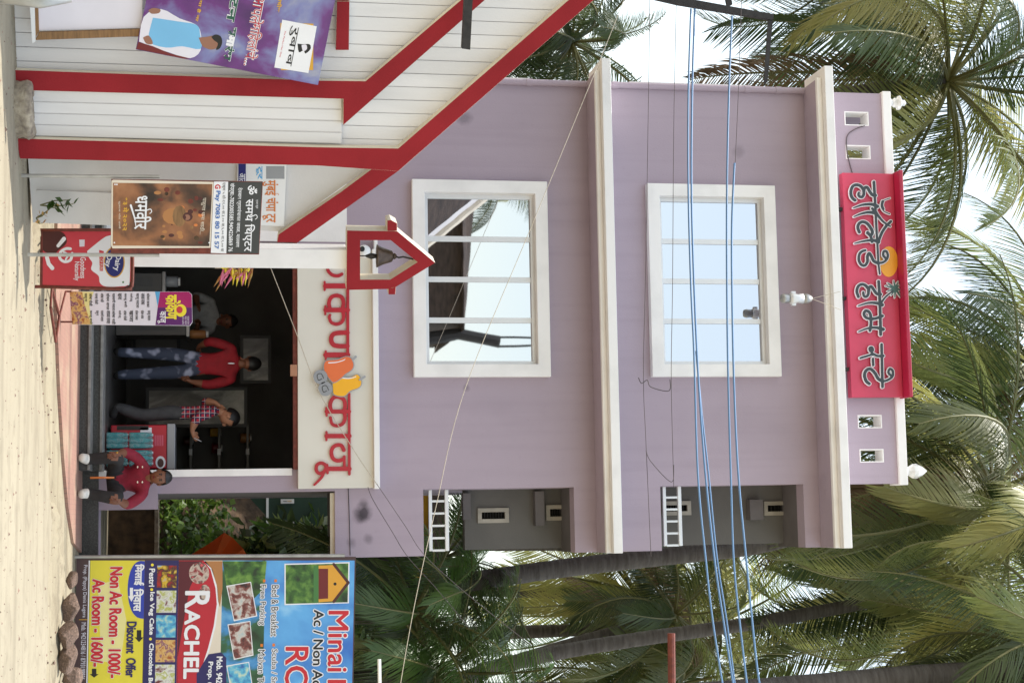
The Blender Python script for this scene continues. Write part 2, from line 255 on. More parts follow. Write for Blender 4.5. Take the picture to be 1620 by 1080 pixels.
# ------------------------------------------------------------------ mesh helpers
WM = {}
def tag(o, label=None, cat=None, group=None, kind=None):
    for k, v in (('label', label), ('category', cat), ('group', group), ('kind', kind)):
        if v: o[k] = v
    return o
def thing(name, label, cat, loc=(0, 0, 0), rotz=0.0, group=None):
    o = bpy.data.objects.new(name, None); COL.objects.link(o); o.location = loc; o.rotation_euler = (0, 0, rotz); o.empty_display_size = 0.2
    WM[o] = Matrix.Translation(Vector(loc)) @ Matrix.Rotation(rotz, 4, 'Z'); return tag(o, label, cat, group)
class MB:
    def __init__(s): s.v = []; s.f = []; s.m = []
    def add(s, vs, fs, mi=0):
        k = len(s.v); s.v += [Vector(v) for v in vs]; s.f += [tuple(i + k for i in f) for f in fs]; s.m += [mi] * len(fs); return s
    def obox(s, o, ex, ey, ez, mi=0):
        o, ex, ey, ez = map(Vector, (o, ex, ey, ez))
        vs = [o, o + ex, o + ex + ey, o + ey, o + ez, o + ex + ez, o + ex + ey + ez, o + ey + ez]
        return s.add(vs, [(0, 3, 2, 1), (4, 5, 6, 7), (0, 1, 5, 4), (1, 2, 6, 5), (2, 3, 7, 6), (3, 0, 4, 7)], mi)
    def box(s, x0, x1, y0, y1, z0, z1, mi=0):
        return s.obox((x0, y0, z0), (x1 - x0, 0, 0), (0, y1 - y0, 0), (0, 0, z1 - z0), mi)
    def prism(s, pts, vec, mi=0, ms=None):
        n = len(pts); vec = Vector(vec); k = len(s.v)
        s.v += [Vector(p) + vec for p in pts] + [Vector(p) for p in pts]
        s.f.append(tuple(k + i for i in range(n))); s.m.append(mi)
        s.f.append(tuple(k + n + i for i in reversed(range(n)))); s.m.append(mi if ms is None else ms)
        for i in range(n):
            j = (i + 1) % n; s.f.append((k + i, k + n + i, k + n + j, k + j)); s.m.append(mi if ms is None else ms)
        return s
    def tube(s, path, rad, n=8, mi=0, caps=True):
        path = [Vector(p) for p in path]; k = len(s.v); N = len(path)
        rad = rad if isinstance(rad, (list, tuple)) else [rad] * N
        ref = None
        for i, p in enumerate(path):
            t = (path[min(i + 1, N - 1)] - path[max(i - 1, 0)]).normalized()
            if ref is None: ref = t.orthogonal().normalized()
            ref = (ref - t * ref.dot(t)).normalized(); b = t.cross(ref)
            for q in range(n):
                a = 2 * math.pi * q / n; s.v.append(p + (ref * math.cos(a) + b * math.sin(a)) * rad[i])
        for i in range(N - 1):
            for q in range(n):
                q2 = (q + 1) % n; s.f.append((k + i * n + q, k + i * n + q2, k + (i + 1) * n + q2, k + (i + 1) * n + q)); s.m.append(mi)
        if caps:
            s.f.append(tuple(k + q for q in reversed(range(n)))); s.m.append(mi)
            s.f.append(tuple(k + (N - 1) * n + q for q in range(n))); s.m.append(mi)
        return s
    def lathe(s, c, prof, n=20, mi=0, axis=(0, 0, 1)):
        axis = Vector(axis).normalized(); a = axis.orthogonal().normalized(); b = axis.cross(a); c = Vector(c); k = len(s.v); N = len(prof)
        for r_, z in prof:
            for q in range(n):
                t = 2 * math.pi * q / n; s.v.append(c + axis * z + (a * math.cos(t) + b * math.sin(t)) * max(r_, 1e-4))
        for i in range(N - 1):
            for q in range(n):
                q2 = (q + 1) % n; s.f.append((k + i * n + q, k + i * n + q2, k + (i + 1) * n + q2, k + (i + 1) * n + q)); s.m.append(mi)
        s.f.append(tuple(k + q for q in reversed(range(n)))); s.m.append(mi)
        s.f.append(tuple(k + (N - 1) * n + q for q in range(n))); s.m.append(mi)
        return s
    def mesh(s, name, mats, inv=None, smooth=False, recalc=True):
        me = bpy.data.meshes.new(name); vs = [inv @ v for v in s.v] if inv is not None else s.v
        me.from_pydata([tuple(v) for v in vs], [], s.f)
        for mm in (mats if isinstance(mats, (list, tuple)) else [mats]): me.materials.append(M[mm])
        me.polygons.foreach_set('material_index', s.m)
        if recalc:
            bm = bmesh.new(); bm.from_mesh(me); bmesh.ops.recalc_face_normals(bm, faces=bm.faces); bm.to_mesh(me); bm.free()
        if smooth: me.polygons.foreach_set('use_smooth', [True] * len(me.polygons))
        me.update(); return me
    def build(s, name, mats, parent, smooth=False, bevel=0.0, label=None, kind=None):
        wm = WM[parent]; me = s.mesh(name, mats, wm.inverted(), smooth)
        o = bpy.data.objects.new(name, me); COL.objects.link(o); o.parent = parent; WM[o] = wm
        if bevel: bev(o, bevel)
        return tag(o, label, None, None, kind)
    def top(s, name, mats, label=None, cat=None, group=None, kind=None, smooth=False, bevel=0.0):
        xs = [v.x for v in s.v]; ys = [v.y for v in s.v]; zs = [v.z for v in s.v]
        loc = Vector(((min(xs) + max(xs)) / 2, (min(ys) + max(ys)) / 2, min(zs)))
        me = s.mesh(name, mats, Matrix.Translation(-loc), smooth)
        o = bpy.data.objects.new(name, me); COL.objects.link(o); o.location = loc; WM[o] = Matrix.Translation(loc)
        if bevel: bev(o, bevel)
        return tag(o, label, cat, group, kind)
def bev(o, w):
    b = o.modifiers.new('bevel', 'BEVEL'); b.width = w; b.segments = 2; b.limit_method = 'ANGLE'; b.angle_limit = R(40); b.harden_normals = False
def poly(pl, pts, o0, o1, mb=None, mi=0, ms=None):               # outline traced on a plane and given thickness o0..o1 out of the plane
    mb = mb or MB(); q = [pl.at(h, u) + pl.n * o0 for h, u in pts]
    return mb.prism(q, pl.n * (o1 - o0), mi, ms)
def rect(pl, h0, h1, u0, u1, o0, o1, mb=None, mi=0, ms=None, dh=0.0):
    return poly(pl, [(h0, u0), (h1, u0), (h1 + dh, u1), (h0 + dh, u1)], o0, o1, mb, mi, ms)
def ell(h, u, rh, ru, n=28, a0=0, a1=360): return [(h + rh * math.sin(R(a0 + (a1 - a0) * i / n)), u + ru * math.cos(R(a0 + (a1 - a0) * i / n))) for i in range(n)]
def spline(pts, n=8):
    out = []
    for i in range(len(pts) - 1):
        p0, p1, p2, p3 = pts[max(i - 1, 0)], pts[i], pts[i + 1], pts[min(i + 2, len(pts) - 1)]
        for k in range(n):
            t = k / n; out.append(tuple(0.5 * (2 * b + (c - a) * t + (2 * a - 5 * b + 4 * c - d) * t * t + (3 * b - a - 3 * c + d) * t ** 3) for a, b, c, d in zip(p0, p1, p2, p3)))
    return out + [tuple(pts[-1])]
# -------- print: glyphs of a line fitted into a box on a plane, each a hair above the board
_tx = {}
def glyphs(body, bold):
    if (body, bold) in _tx: return _tx[(body, bold)]
    cu = bpy.data.curves.new('line', 'FONT'); cu.body = body; cu.offset = bold; cu.resolution_u = 3
    o = bpy.data.objects.new('line', cu); me = bpy.data.meshes.new_from_object(o)
    vs = [(v.co.x, v.co.y) for v in me.vertices]; fs = [tuple(p.vertices) for p in me.polygons]
    par = list(range(len(vs)))
    def find(a):
        while par[a] != a: par[a] = par[par[a]]; a = par[a]
        return a
    for f in fs:
        for q in f[1:]: par[find(q)] = find(f[0])
    ids = {}; lay = [ids.setdefault(find(i), len(ids)) % 5 for i in range(len(vs))]
    bpy.data.objects.remove(o); bpy.data.curves.remove(cu); bpy.data.meshes.remove(me)
    xs = [v[0] for v in vs] or [0, 1]; ys = [v[1] for v in vs] or [0, 1]
    x0, x1, y0, y1 = min(xs), max(xs), min(ys), max(ys)
    r = ([((x - x0) / (x1 - x0), (y - y0) / (y1 - y0)) for x, y in vs], fs, lay); _tx[(body, bold)] = r; return r
def text(pl, body, h0, h1, u0, u1, off, mb=None, bold=0.0, dh=0.0, du=0.0, mi=0):
    # baseline h0 at u0, cap height to h1; dh: rise over the line's length, du: shift of the top edge
    mb = mb or MB(); vs, fs, lay = glyphs(body, bold)
    mb.add([pl.at(h0 + b * (h1 - h0) + a * dh, u0 + a * (u1 - u0) + b * du) + pl.n * (off + 0.00025 * lay[i]) for i, (a, b) in enumerate(vs)], fs, mi); return mb
# -------- brush letters: union of round-ended strokes, cut out as one clean slab
def strokes_slab(pl, strokes, step, grow, o0, o1, mb=None, mi=0, ms=None):
    seg = []
    for pts, r0, r1, sm in strokes:
        q = spline(pts, 6) if sm else pts
        N = len(q)
        for i in range(N - 1):
            t0, t1 = i / (N - 1), (i + 1) / (N - 1); seg.append((*q[i], *q[i + 1], r0 + (r1 - r0) * t0, r0 + (r1 - r0) * t1))
    A = np.array(seg); h0 = A[:, [0, 2]].min() - 6; h1 = A[:, [0, 2]].max() + 6; u0 = A[:, [1, 3]].min() - 6; u1 = A[:, [1, 3]].max() + 6
    H = np.arange(h0, h1, step); U = np.arange(u0, u1, step); F = np.full((len(H), len(U)), 1e3); HH, UU = np.meshgrid(H, U, indexing='ij')
    for ax, ay, bx, by, ra, rb in seg:
        pad = max(ra, rb) + grow + 3
        i0, i1 = np.searchsorted(H, [min(ax, bx) - pad, max(ax, bx) + pad]); j0, j1 = np.searchsorted(U, [min(ay, by) - pad, max(ay, by) + pad])
        hh = HH[i0:i1, j0:j1]; uu = UU[i0:i1, j0:j1]; dx, dy = bx - ax, by - ay; L = dx * dx + dy * dy + 1e-9
        t = np.clip(((hh - ax) * dx + (uu - ay) * dy) / L, 0, 1)
        d = np.hypot(hh - ax - t * dx, uu - ay - t * dy) - (ra + (rb - ra) * t) - grow
        F[i0:i1, j0:j1] = np.minimum(F[i0:i1, j0:j1], d)
    mb = mb or MB(); cache = {}; k0 = len(mb.v)
    def vert(key, h, u, lev):
        if (key, lev) not in cache:
            cache[(key, lev)] = len(mb.v); mb.v.append(pl.at(h, u) + pl.n * (o1 if lev else o0))
        return cache[(key, lev)]
    nh, nu = F.shape; I = F < 0
    def corner(i, j): return (('c', i, j), H[i], U[j])
    def edge(i, j, i2, j2):
        a, c = F[i, j], F[i2, j2]; t = a / (a - c); return (('e', min(i, i2), min(j, j2), i != i2), H[i] + t * (H[i2] - H[i]), U[j] + t * (U[j2] - U[j]))
    cnt = I[:-1, :-1].astype(int) + I[1:, :-1] + I[1:, 1:] + I[:-1, 1:]
    for i in range(nh - 1):
        js = np.nonzero(cnt[i])[0]; run = None
        for j in list(js) + [None]:
            full = j is not None and cnt[i, j] == 4
            if run and (not full or j != run[1] + 1):
                a, b_ = run; run = None
                q = [corner(i, a), corner(i + 1, a), corner(i + 1, b_ + 1), corner(i, b_ + 1)]
                mb.f.append(tuple(vert(*x, 1) for x in q)); mb.m.append(mi)
            if j is None: break
            if full: run = (run[0], j) if run else (j, j); continue
            cs = [(i, j), (i + 1, j), (i + 1, j + 1), (i, j + 1)]; pg = []
            for k in range(4):
                a, b_ = cs[k], cs[(k + 1) % 4]
                if I[a]: pg.append((corner(*a), False))
                if I[a] != I[b_]: pg.append((edge(*a, *b_), True))
            mb.f.append(tuple(vert(*x[0], 1) for x in pg)); mb.m.append(mi)
            for k in range(len(pg)):
                a, b_ = pg[k], pg[(k + 1) % len(pg)]
                if a[1] and b_[1]:
                    mb.f.append((vert(*a[0], 1), vert(*a[0], 0), vert(*b_[0], 0), vert(*b_[0], 1))); mb.m.append(mi if ms is None else ms)
    return mb
def gridwall(x0, x1, z0, z1, holes, y0, y1, mb=None, mi=0):       # upright slab with rectangular openings (x0,x1,z0,z1)
    mb = mb or MB(); xs = sorted({x0, x1} | {v for h in holes for v in h[:2] if x0 < v < x1}); zs = sorted({z0, z1} | {v for h in holes for v in h[2:] if z0 < v < z1})
    solid = lambda i, j: 0 <= i < len(xs) - 1 and 0 <= j < len(zs) - 1 and not any(h[0] - 1e-6 <= (xs[i] + xs[i + 1]) / 2 <= h[1] + 1e-6 and h[2] - 1e-6 <= (zs[j] + zs[j + 1]) / 2 <= h[3] + 1e-6 for h in holes)
    vid = {}
    def V(i, j, y):
        if (i, j, y) not in vid: vid[(i, j, y)] = len(mb.v); mb.v.append(Vector((xs[i], y, zs[j])))
        return vid[(i, j, y)]
    def F(*q): mb.f.append(q); mb.m.append(mi)
    for i in range(len(xs) - 1):
        for j in range(len(zs) - 1):
            if not solid(i, j): continue
            F(V(i, j, y0), V(i + 1, j, y0), V(i + 1, j + 1, y0), V(i, j + 1, y0)); F(V(i, j, y1), V(i, j + 1, y1), V(i + 1, j + 1, y1), V(i + 1, j, y1))
            if not solid(i - 1, j): F(V(i, j, y0), V(i, j + 1, y0), V(i, j + 1, y1), V(i, j, y1))
            if not solid(i + 1, j): F(V(i + 1, j, y0), V(i + 1, j, y1), V(i + 1, j + 1, y1), V(i + 1, j + 1, y0))
            if not solid(i, j - 1): F(V(i, j, y0), V(i, j, y1), V(i + 1, j, y1), V(i + 1, j, y0))
            if not solid(i, j + 1): F(V(i, j + 1, y0), V(i + 1, j + 1, y0), V(i + 1, j + 1, y1), V(i, j + 1, y1))
    return mb
DF = 18.0
FAC = Plane((0, DF, 0), (0, -1, 0))
def fx(u, h=700, Y=DF): return P(h, u, Y).x
def fz(h, u=540, Y=DF): return P(h, u, Y).z
def frect(h0, h1, u0, u1, Y=DF):
    hm, um = (h0 + h1) / 2, (u0 + u1) / 2; return fx(u0, hm, Y), fx(u1, hm, Y), fz(h0, um, Y), fz(h1, um, Y)

# ------------------------------------------------------------------ ground
def sheet(name, pts, z, m, nx=1):
    mb = MB(); mb.add([(x, y, z) for x, y in pts], [tuple(range(len(pts)))]); o = mb.top(name, m, kind='structure'); return o
sheet('ground', [(-900, -900), (900, -900), (900, 900), (-900, 900)], 0.0, 'sand')
# dusty concrete road with a broken edge
edge = [(47, 300), (52, 380), (53, 440), (57, 500), (59, 560), (61, 600), (66, 660), (70, 720), (74, 780), (77, 820), (76, 870), (70, 930), (72, 1000), (68, 1090)]
ep = []
for i, (h, u) in enumerate(edge[:-1]):
    for k in range(10):
        t = k / 10; q = PZ(h + (edge[i + 1][0] - h) * t, u + (edge[i + 1][1] - u) * t); ep.append((q.x, q.y + random.uniform(-0.05, 0.05)))
mb = MB(); a = [(-40, ep[0][1] - 1.2)] + ep + [(40, ep[-1][1] - 0.6)]
rp = [(x, y) for x, y in a] + [(40, -3), (-40, -3)]
mb.prism([(x, y, -0.02) for x, y in rp], (0, 0, 0.045)); mb.top('road', 'road_dust', kind='structure')
# sand drift between road and pavers, a gently heaped strip
def drift(name, pts, hgt, m, seed):
    rnd = random.Random(seed); mb = MB(); n = 26; k = 9
    L = spline(pts, 8); N = len(L)
    vs = []; fs = []
    for i, (x, y, wd) in enumerate(L):
        for j in range(k):
            t = j / (k - 1); prof = math.sin(math.pi * t) ** 0.7
            e = min(1, i / 4, (N - 1 - i) / 4)
            vs.append((x, y + wd * (t - 0.5), -0.01 + (hgt * prof * (0.6 + 0.6 * rnd.random())) * e))
    for i in range(N - 1):
        for j in range(k - 1): fs.append((i * k + j, (i + 1) * k + j, (i + 1) * k + j + 1, i * k + j + 1))
    mb.add(vs, fs); return mb.top(name, m, kind='structure', smooth=True)
g = lambda h, u: (PZ(h, u).x, PZ(h, u).y)
drift('sand_bank', [(*g(18, -40), 1.0), (*g(30, 60), 0.9), (*g(34, 120), 0.7), (*g(42, 200), 0.6), (*g(44, 262), 0.75), (*g(52, 330), 0.9), (*g(54, 400), 0.9), (*g(62, 450), 0.6)], 0.07, 'sand', 3)
drift('sand_bank', [(*g(82, 790), 0.8), (*g(88, 850), 1.0), (*g(92, 920), 1.2), (*g(90, 1000), 1.2), (*g(90, 1090), 1.0)], 0.06, 'sand', 5)
# pink paver apron before the shop
ap = [PZ(83, 462), PZ(86, 520), PZ(90, 620), PZ(96, 720), PZ(103, 800), PZ(112, 858)]
mb = MB(); pts = [(p.x, p.y) for p in ap]; yb = 17.9
pts += [(fx(874, 125, yb), yb), (fx(350, 125, yb), yb), (pts[0][0] - 0.9, pts[0][1] + 0.1)]
mb.prism([(x, y, -0.02) for x, y in pts], (0, 0, 0.05)); mb.top('pavement', 'pavers', kind='structure')
# ------------------------------------------------------------------ the lavender house
XL, XR = fx(126.5, 800), fx(879, 672)
ZROOF = fz(1325, 500); ZS1 = fz(968, 500); ZFL = fz(168, 540)
W1 = frect(652, 866, 288, 597); W2 = frect(1025, 1227, 294.5, 596.5)
SHOP = (fx(380, 300), fx(743, 300), -0.2, fz(470, 600))
PORCH = (fx(779, 350), XR + 1, fz(157, 830), fz(530, 830))
BAL1 = (fx(772, 790), XR + 1, fz(670, 825), fz(909, 825)); BAL2 = (fx(767, 1160), XR + 1, fz(1046, 825), fz(1273, 825))
h_ = thing('lavender_house', 'three-storey lavender house with white cornices, mirrored windows and shop below', 'house', ((XL + XR) / 2, DF, 0))
def inset(r_, d): return (r_[0] + d, r_[1] - d, r_[2] + d, r_[3] - d)
wall = gridwall(XL, XR, -0.1, ZROOF, [inset(W1, 0.08), inset(W2, 0.08), SHOP, PORCH, BAL1, BAL2], DF, DF + 0.24).build('wall', 'lavender', h_)
mb = MB(); mb.box(XL, XL + 0.24, DF + 0.2405, DF + 4.3, -0.1, ZROOF); mb.box(XL + 0.2405, BAL1[0], DF + 4.06, DF + 4.3, -0.1, ZROOF)
mb.box(BAL1[0] - 0.2, BAL1[0], DF + 0.2405, DF + 4.059, SHOP[3] + 0.6, ZROOF - 0.2); mb.build('side_wall', 'lavender', h_)
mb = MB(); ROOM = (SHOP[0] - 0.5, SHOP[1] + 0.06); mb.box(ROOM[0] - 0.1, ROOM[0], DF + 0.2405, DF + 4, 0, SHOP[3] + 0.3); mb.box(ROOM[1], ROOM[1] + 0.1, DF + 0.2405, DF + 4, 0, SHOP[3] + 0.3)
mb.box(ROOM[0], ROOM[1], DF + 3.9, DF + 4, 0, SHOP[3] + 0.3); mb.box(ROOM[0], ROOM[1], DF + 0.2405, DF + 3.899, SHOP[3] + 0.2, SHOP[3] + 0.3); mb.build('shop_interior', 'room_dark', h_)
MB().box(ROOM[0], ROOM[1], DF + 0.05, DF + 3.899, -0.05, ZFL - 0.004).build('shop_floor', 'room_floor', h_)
hl = Vector(h_.location); weather('lavender', [(FAC.at(h, u) - hl, r_, k_) for h, u, r_, k_ in ((575, 811, 0.11, 0.9), (568, 818, 0.08, 0.4), (582, 852, 0.06, 0.4), (556, 858, 0.06, 0.35), (734, 187, 0.10, 0.4), (738, 613, 0.05, 0.35), (1168, 240, 0.09, 0.25), (575, 795, 0.06, 0.3))])
# floors and roof slab of the right bay, rear wall with louvred ventilators
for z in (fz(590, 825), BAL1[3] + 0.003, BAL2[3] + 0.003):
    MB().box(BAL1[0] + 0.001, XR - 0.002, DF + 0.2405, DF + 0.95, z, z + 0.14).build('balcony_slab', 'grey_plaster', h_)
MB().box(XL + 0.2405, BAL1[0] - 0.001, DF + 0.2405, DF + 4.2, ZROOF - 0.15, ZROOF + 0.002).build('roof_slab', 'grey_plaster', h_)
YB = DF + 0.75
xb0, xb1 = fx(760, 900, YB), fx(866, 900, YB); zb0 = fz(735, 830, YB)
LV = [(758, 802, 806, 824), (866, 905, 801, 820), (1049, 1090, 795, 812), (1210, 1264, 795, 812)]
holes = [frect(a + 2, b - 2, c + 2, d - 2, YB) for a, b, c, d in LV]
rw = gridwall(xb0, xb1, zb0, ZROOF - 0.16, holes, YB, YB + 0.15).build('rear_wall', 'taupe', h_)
for r_ in holes:
    x0, x1, z0, z1 = r_
    fr = MB()
    for q in ((x0 - 0.035, x0 + 0.012, z0 - 0.035, z1 + 0.035), (x1 - 0.012, x1 + 0.035, z0 - 0.035, z1 + 0.035)): fr.box(q[0], q[1], YB - 0.03, YB + 0.03, q[2], q[3])
    for q in ((z0 - 0.035, z0 + 0.012), (z1 - 0.012, z1 + 0.035)): fr.box(x0 + 0.0125, x1 - 0.0125, YB - 0.029, YB + 0.029, q[0], q[1])
    v = fr.build('ventilator', 'vent_frame', h_)
    MB().box(x0, x1, YB + 0.1, YB + 0.13, z0, z1).build('backing', 'black', v)
    n = 9
    for i in range(n):
        z = z0 + (z1 - z0) * (i + 0.5) / n; MB().obox((x0 + 0.013, YB + 0.02, z), (x1 - x0 - 0.026, 0, 0), (0, 0.05, 0.02), (0, 0, 0.005)).build('louvre', 'dark_iron', v)
for a, b, c, d in ((846, 860, 777, 831), (1185, 1206, 790, 822), (732, 744, 780, 822)):
    r_ = frect(a, b, c, d, YB - 0.1); MB().box(r_[0], r_[1], YB - 0.14, YB - 0.001, r_[2], r_[3]).build('ledge', 'grey_plaster', h_)
# balcony railings: two rails and short balusters
for (ha, hb) in ((683, 709), (1056, 1080)):
    z0, z1 = fz(ha, 825), fz(hb, 825); x0, x1 = BAL1[0] + 0.002, XR - 0.05; y = DF + 0.12
    t = MB().box(x0, x1, y - 0.02, y + 0.02, z0 - 0.02, z0 + 0.02).build('railing', 'alu', h_, bevel=0.006)
    MB().box(x0, x1, y - 0.025, y + 0.025, z1 - 0.022, z1 + 0.022).build('rail', 'alu', t, bevel=0.006)
    for i in range(5):
        x = x0 + (x1 - x0) * (0.19 + 0.2 * i); MB().box(x - 0.012, x + 0.012, y - 0.012, y + 0.012, z0 + 0.0205, z1 - 0.0225).build('baluster', 'alu', t)
# stepped white cornices
def cornice(h0, u0, hm):                                          # h0, u0: lower left corner of the white face; hm: foot of the moulding below it
    yf = DF - 0.56; ym = yf + 0.10; q = P(h0, u0, yf); x0, zf = q.x, q.z; x1 = XR + 0.005; zm = P(hm, u0 + 12, ym).z
    MB().box(x0 + 0.13, x1 - 0.004, ym + 0.0605, DF - 0.001, zm, zf + 0.01).build('soffit', 'lavender', h_, bevel=0.004)
    MB().box(x0 + 0.115, x1 - 0.002, ym, ym + 0.06, zm - 0.002, zf - 0.0005).build('cornice_moulding', 'white_paint', h_, bevel=0.005)
    MB().box(x0, x1, yf, DF - 0.0012, zf, zf + 0.106).build('cornice', 'white_paint', h_, bevel=0.006)
    MB().box(x0, XL - 0.0005, DF - 0.001, DF + 0.1, zf + 0.001, zf + 0.105).build('cornice_return', 'white_paint', h_)
cornice(951.5, 92, 941); cornice(1304, 104, 1292)
# parapet with small square openings
PX0, PX1 = fx(147, 1350), fx(765, 1370); pz0 = fz(1318, 500); pz1 = fz(1396, 200); pz2 = fz(1409, 200)
ho = []
for a, b, c, d in ((1336, 1374, 177, 199), (1338, 1377, 230, 252), (1357, 1395, 656, 677), (1360, 1398, 710, 731)): ho.append(frect(a, b, c, d))
gridwall(PX0, PX1, ZROOF + 0.003, pz1, ho, DF + 0.001, DF + 0.22).build('parapet', 'lavender', h_)
for r_ in ho:
    t = 0.012; x0, x1, z0, z1 = r_; q = MB()
    q.box(x0, x0 + t, DF - 0.004, DF + 0.225, z0, z1); q.box(x1 - t, x1, DF - 0.004, DF + 0.225, z0, z1); q.box(x0 + t, x1 - t, DF - 0.004, DF + 0.225, z1 - t, z1); q.box(x0 + t, x1 - t, DF - 0.004, DF + 0.225, z0, z0 + t)
    q.build('opening_lining', 'white_paint', h_)
MB().box(PX0 - 0.02, PX1 + 0.02, DF - 0.045, DF + 0.26, pz1 + 0.001, pz2).build('coping', 'white_paint', h_, bevel=0.006)
MB().box(PX0, PX0 + 0.2, DF + 0.2605, DF + 4.2, ZROOF + 0.003, pz1).build('parapet_side', 'lavender', h_)
# windows: white plaster surround, aluminium sliding sashes, mirrored panes
for r_ in (W1, W2):
    x0, x1, z0, z1 = r_; wd = 0.145; sur = gridwall(x0, x1, z0, z1, [inset(r_, wd)], DF - 0.10, DF + 0.10).build('window', 'white_paint', h_, bevel=0.005)
    i = inset(r_, wd); fw = 0.045
    gridwall(*i, [inset(i, fw)], DF + 0.012, DF + 0.085).build('frame', 'alu', sur, bevel=0.003)
    j = inset(i, fw); n = 4; pw = (j[1] - j[0]) / n
    for k in range(n):
        a = j[0] + pw * k; s_ = 0.022; yo = 0.004 * (k % 2)
        if k: MB().box(a - 0.03, a + 0.03, DF + 0.03, DF + 0.07, j[2] + 0.0005, j[3] - 0.0005).build('mullion', 'alu', sur, bevel=0.003)
        MB().box(a + (0.0305 if k else 0.0005), a + pw - (0.0305 if k < n - 1 else 0.0005), DF + 0.052 + yo, DF + 0.058 + yo, j[2] + 0.0005, j[3] - 0.0005).build('pane', 'mirror_glass', sur)
    MB().box(i[0], i[1], DF + 0.1005, DF + 0.12, i[2], i[3]).build('backing', 'black', sur)
# drainpipe down the left corner, with sockets; a pale pipe behind it
mb = MB(); xp = XL + 0.03; mb.tube([(xp, DF - 0.03, 0.1), (xp, DF - 0.03, ZROOF - 0.02)], 0.037, 14)
for z in (fz(978), fz(840), fz(1190), fz(1240)): mb.tube([(xp, DF - 0.03, z), (xp, DF - 0.03, z + 0.07)], 0.043, 14)
mb.build('drainpipe', 'lavender', h_, smooth=False)
z0, z1 = fz(996, 122), fz(1188, 126); MB().box(XL - 0.032, XL - 0.0008, DF + 0.01, DF + 0.06, z0, z1).build('wall_strip', 'white_paint', h_)
MB().box(XL - 0.032, XL - 0.0008, DF + 0.01, DF + 0.06, fz(790), fz(846)).build('wall_strip', 'white_paint', h_)
# ground floor left: white painted base; cream fascia board over the shop
a = frect(100, 548, 130, 380); MB().box(XL + 0.003, SHOP[0] - 0.001, DF - 0.004, DF - 0.0005, 0, a[3]).build('painted_base', 'white_paint', h_)
fa = frect(471, 598, 380, 772, DF - 0.12)
fascia = MB().box(fx(398, 520), fa[1], DF - 0.12, DF - 0.001, fa[2], fa[3] - 0.06).build('fascia', 'cream_board', h_, bevel=0.004)
MB().box(fx(398, 590), fa[1] + 0.012, DF - 0.19, DF - 0.0012, fa[3] - 0.0595, fa[3] + 0.004).build('fascia_ledge', 'white_paint', h_, bevel=0.006)
MB().box(SHOP[0] + 0.01, SHOP[1] + 0.01, DF - 0.09, DF + 0.03, fa[2] - 0.05, fa[2] - 0.001).build('shutter_rail', 'rust', h_)
r_ = frect(462, 470, 577, 595, DF - 0.1); MB().box(r_[0], r_[1], DF - 0.13, DF - 0.0905, r_[2] - 0.02, r_[3]).build('shutter_lock', 'skin_pale', h_)
FB = Plane((0, DF - 0.12, 0), (0, -1, 0))
def C(pts, ou): return [(480 + x / 5.685, ou + y / 5.685) for x, y in pts]
k = 1 / 5.685
def st(pts, r0, r1=None, sm=True, ou=420): return (C(pts, ou), r0 * k, (r1 or r0) * k, sm)
KS = [st([(215, 15), (225, 55), (262, 88), (310, 95), (345, 80)], 14), st([(198, 186), (398, 186)], 22, sm=False), st([(190, 150), (190, 222)], 9, sm=False), st([(398, 10), (398, 830)], 13, sm=False),
      st([(200, 402), (398, 402)], 20, sm=False), st([(196, 368), (196, 440)], 9, sm=False), st([(240, 398), (228, 340), (250, 288), (298, 272), (345, 290), (360, 345), (346, 402)], 17),
      st([(348, 400), (362, 450), (346, 508), (298, 528), (250, 512), (232, 470), (238, 448)], 17, 12), st([(395, 606), (325, 606), (268, 620), (248, 665), (268, 712), (325, 726), (395, 726)], 20),
      st([(200, 805), (398, 805)], 22, sm=False), st([(200, 772), (200, 842)], 9, sm=False)]
D_ = lambda pts, r0, r1=None, sm=True: st(pts, r0, r1, sm, 590)
KS2 = [D_([(410, 190), (412, 908)], 12, sm=False), D_([(208, 346), (410, 346)], 18, sm=False), D_([(206, 312), (208, 382)], 10, sm=False), D_([(248, 345), (240, 280), (266, 226), (312, 214), (360, 238), (374, 290), (364, 346)], 17),
       D_([(362, 346), (374, 402), (352, 455), (300, 474), (256, 455), (242, 400)], 17, 13), D_([(208, 566), (412, 566)], 20, sm=False), D_([(206, 530), (206, 602)], 10, sm=False),
       D_([(362, 692), (340, 652), (298, 648), (262, 672), (250, 720), (268, 770), (312, 788), (362, 772)], 17), D_([(366, 750), (368, 840)], 12, sm=False), D_([(216, 860), (412, 860)], 20, sm=False), D_([(212, 826), (216, 898)], 11, sm=False),
       D_([(205, 862), (192, 822), (155, 808), (120, 828), (116, 876), (146, 902), (186, 886)], 15), D_([(190, 872), (168, 928), (132, 970), (98, 1003)], 14, 10)]
nb = thing('shop_sign', 'dark red raised shop name lettering with cashew fruit on the cream fascia', 'sign', FB.at(520, 600))
strokes_slab(FB, KS, 0.55, 0, 0.001, 0.03).build('lettering', 'sign_red', nb); strokes_slab(FB, KS2, 0.55, 0, 0.001, 0.03).build('lettering', 'sign_red', nb)
def cc(pts, ou): return spline(C(pts + [pts[0]], ou), 4)[:-1]
o_ap = [(182, 905), (203, 862), (300, 852), (372, 826), (412, 830), (436, 860), (446, 900), (430, 940), (370, 980), (338, 1012), (272, 1052), (228, 1012), (190, 955)]
y_ap = [(262, 90), (330, 48), (372, 52), (430, 40), (480, 17), (510, 50), (516, 100), (490, 135), (420, 160), (362, 208), (278, 195), (264, 150)]
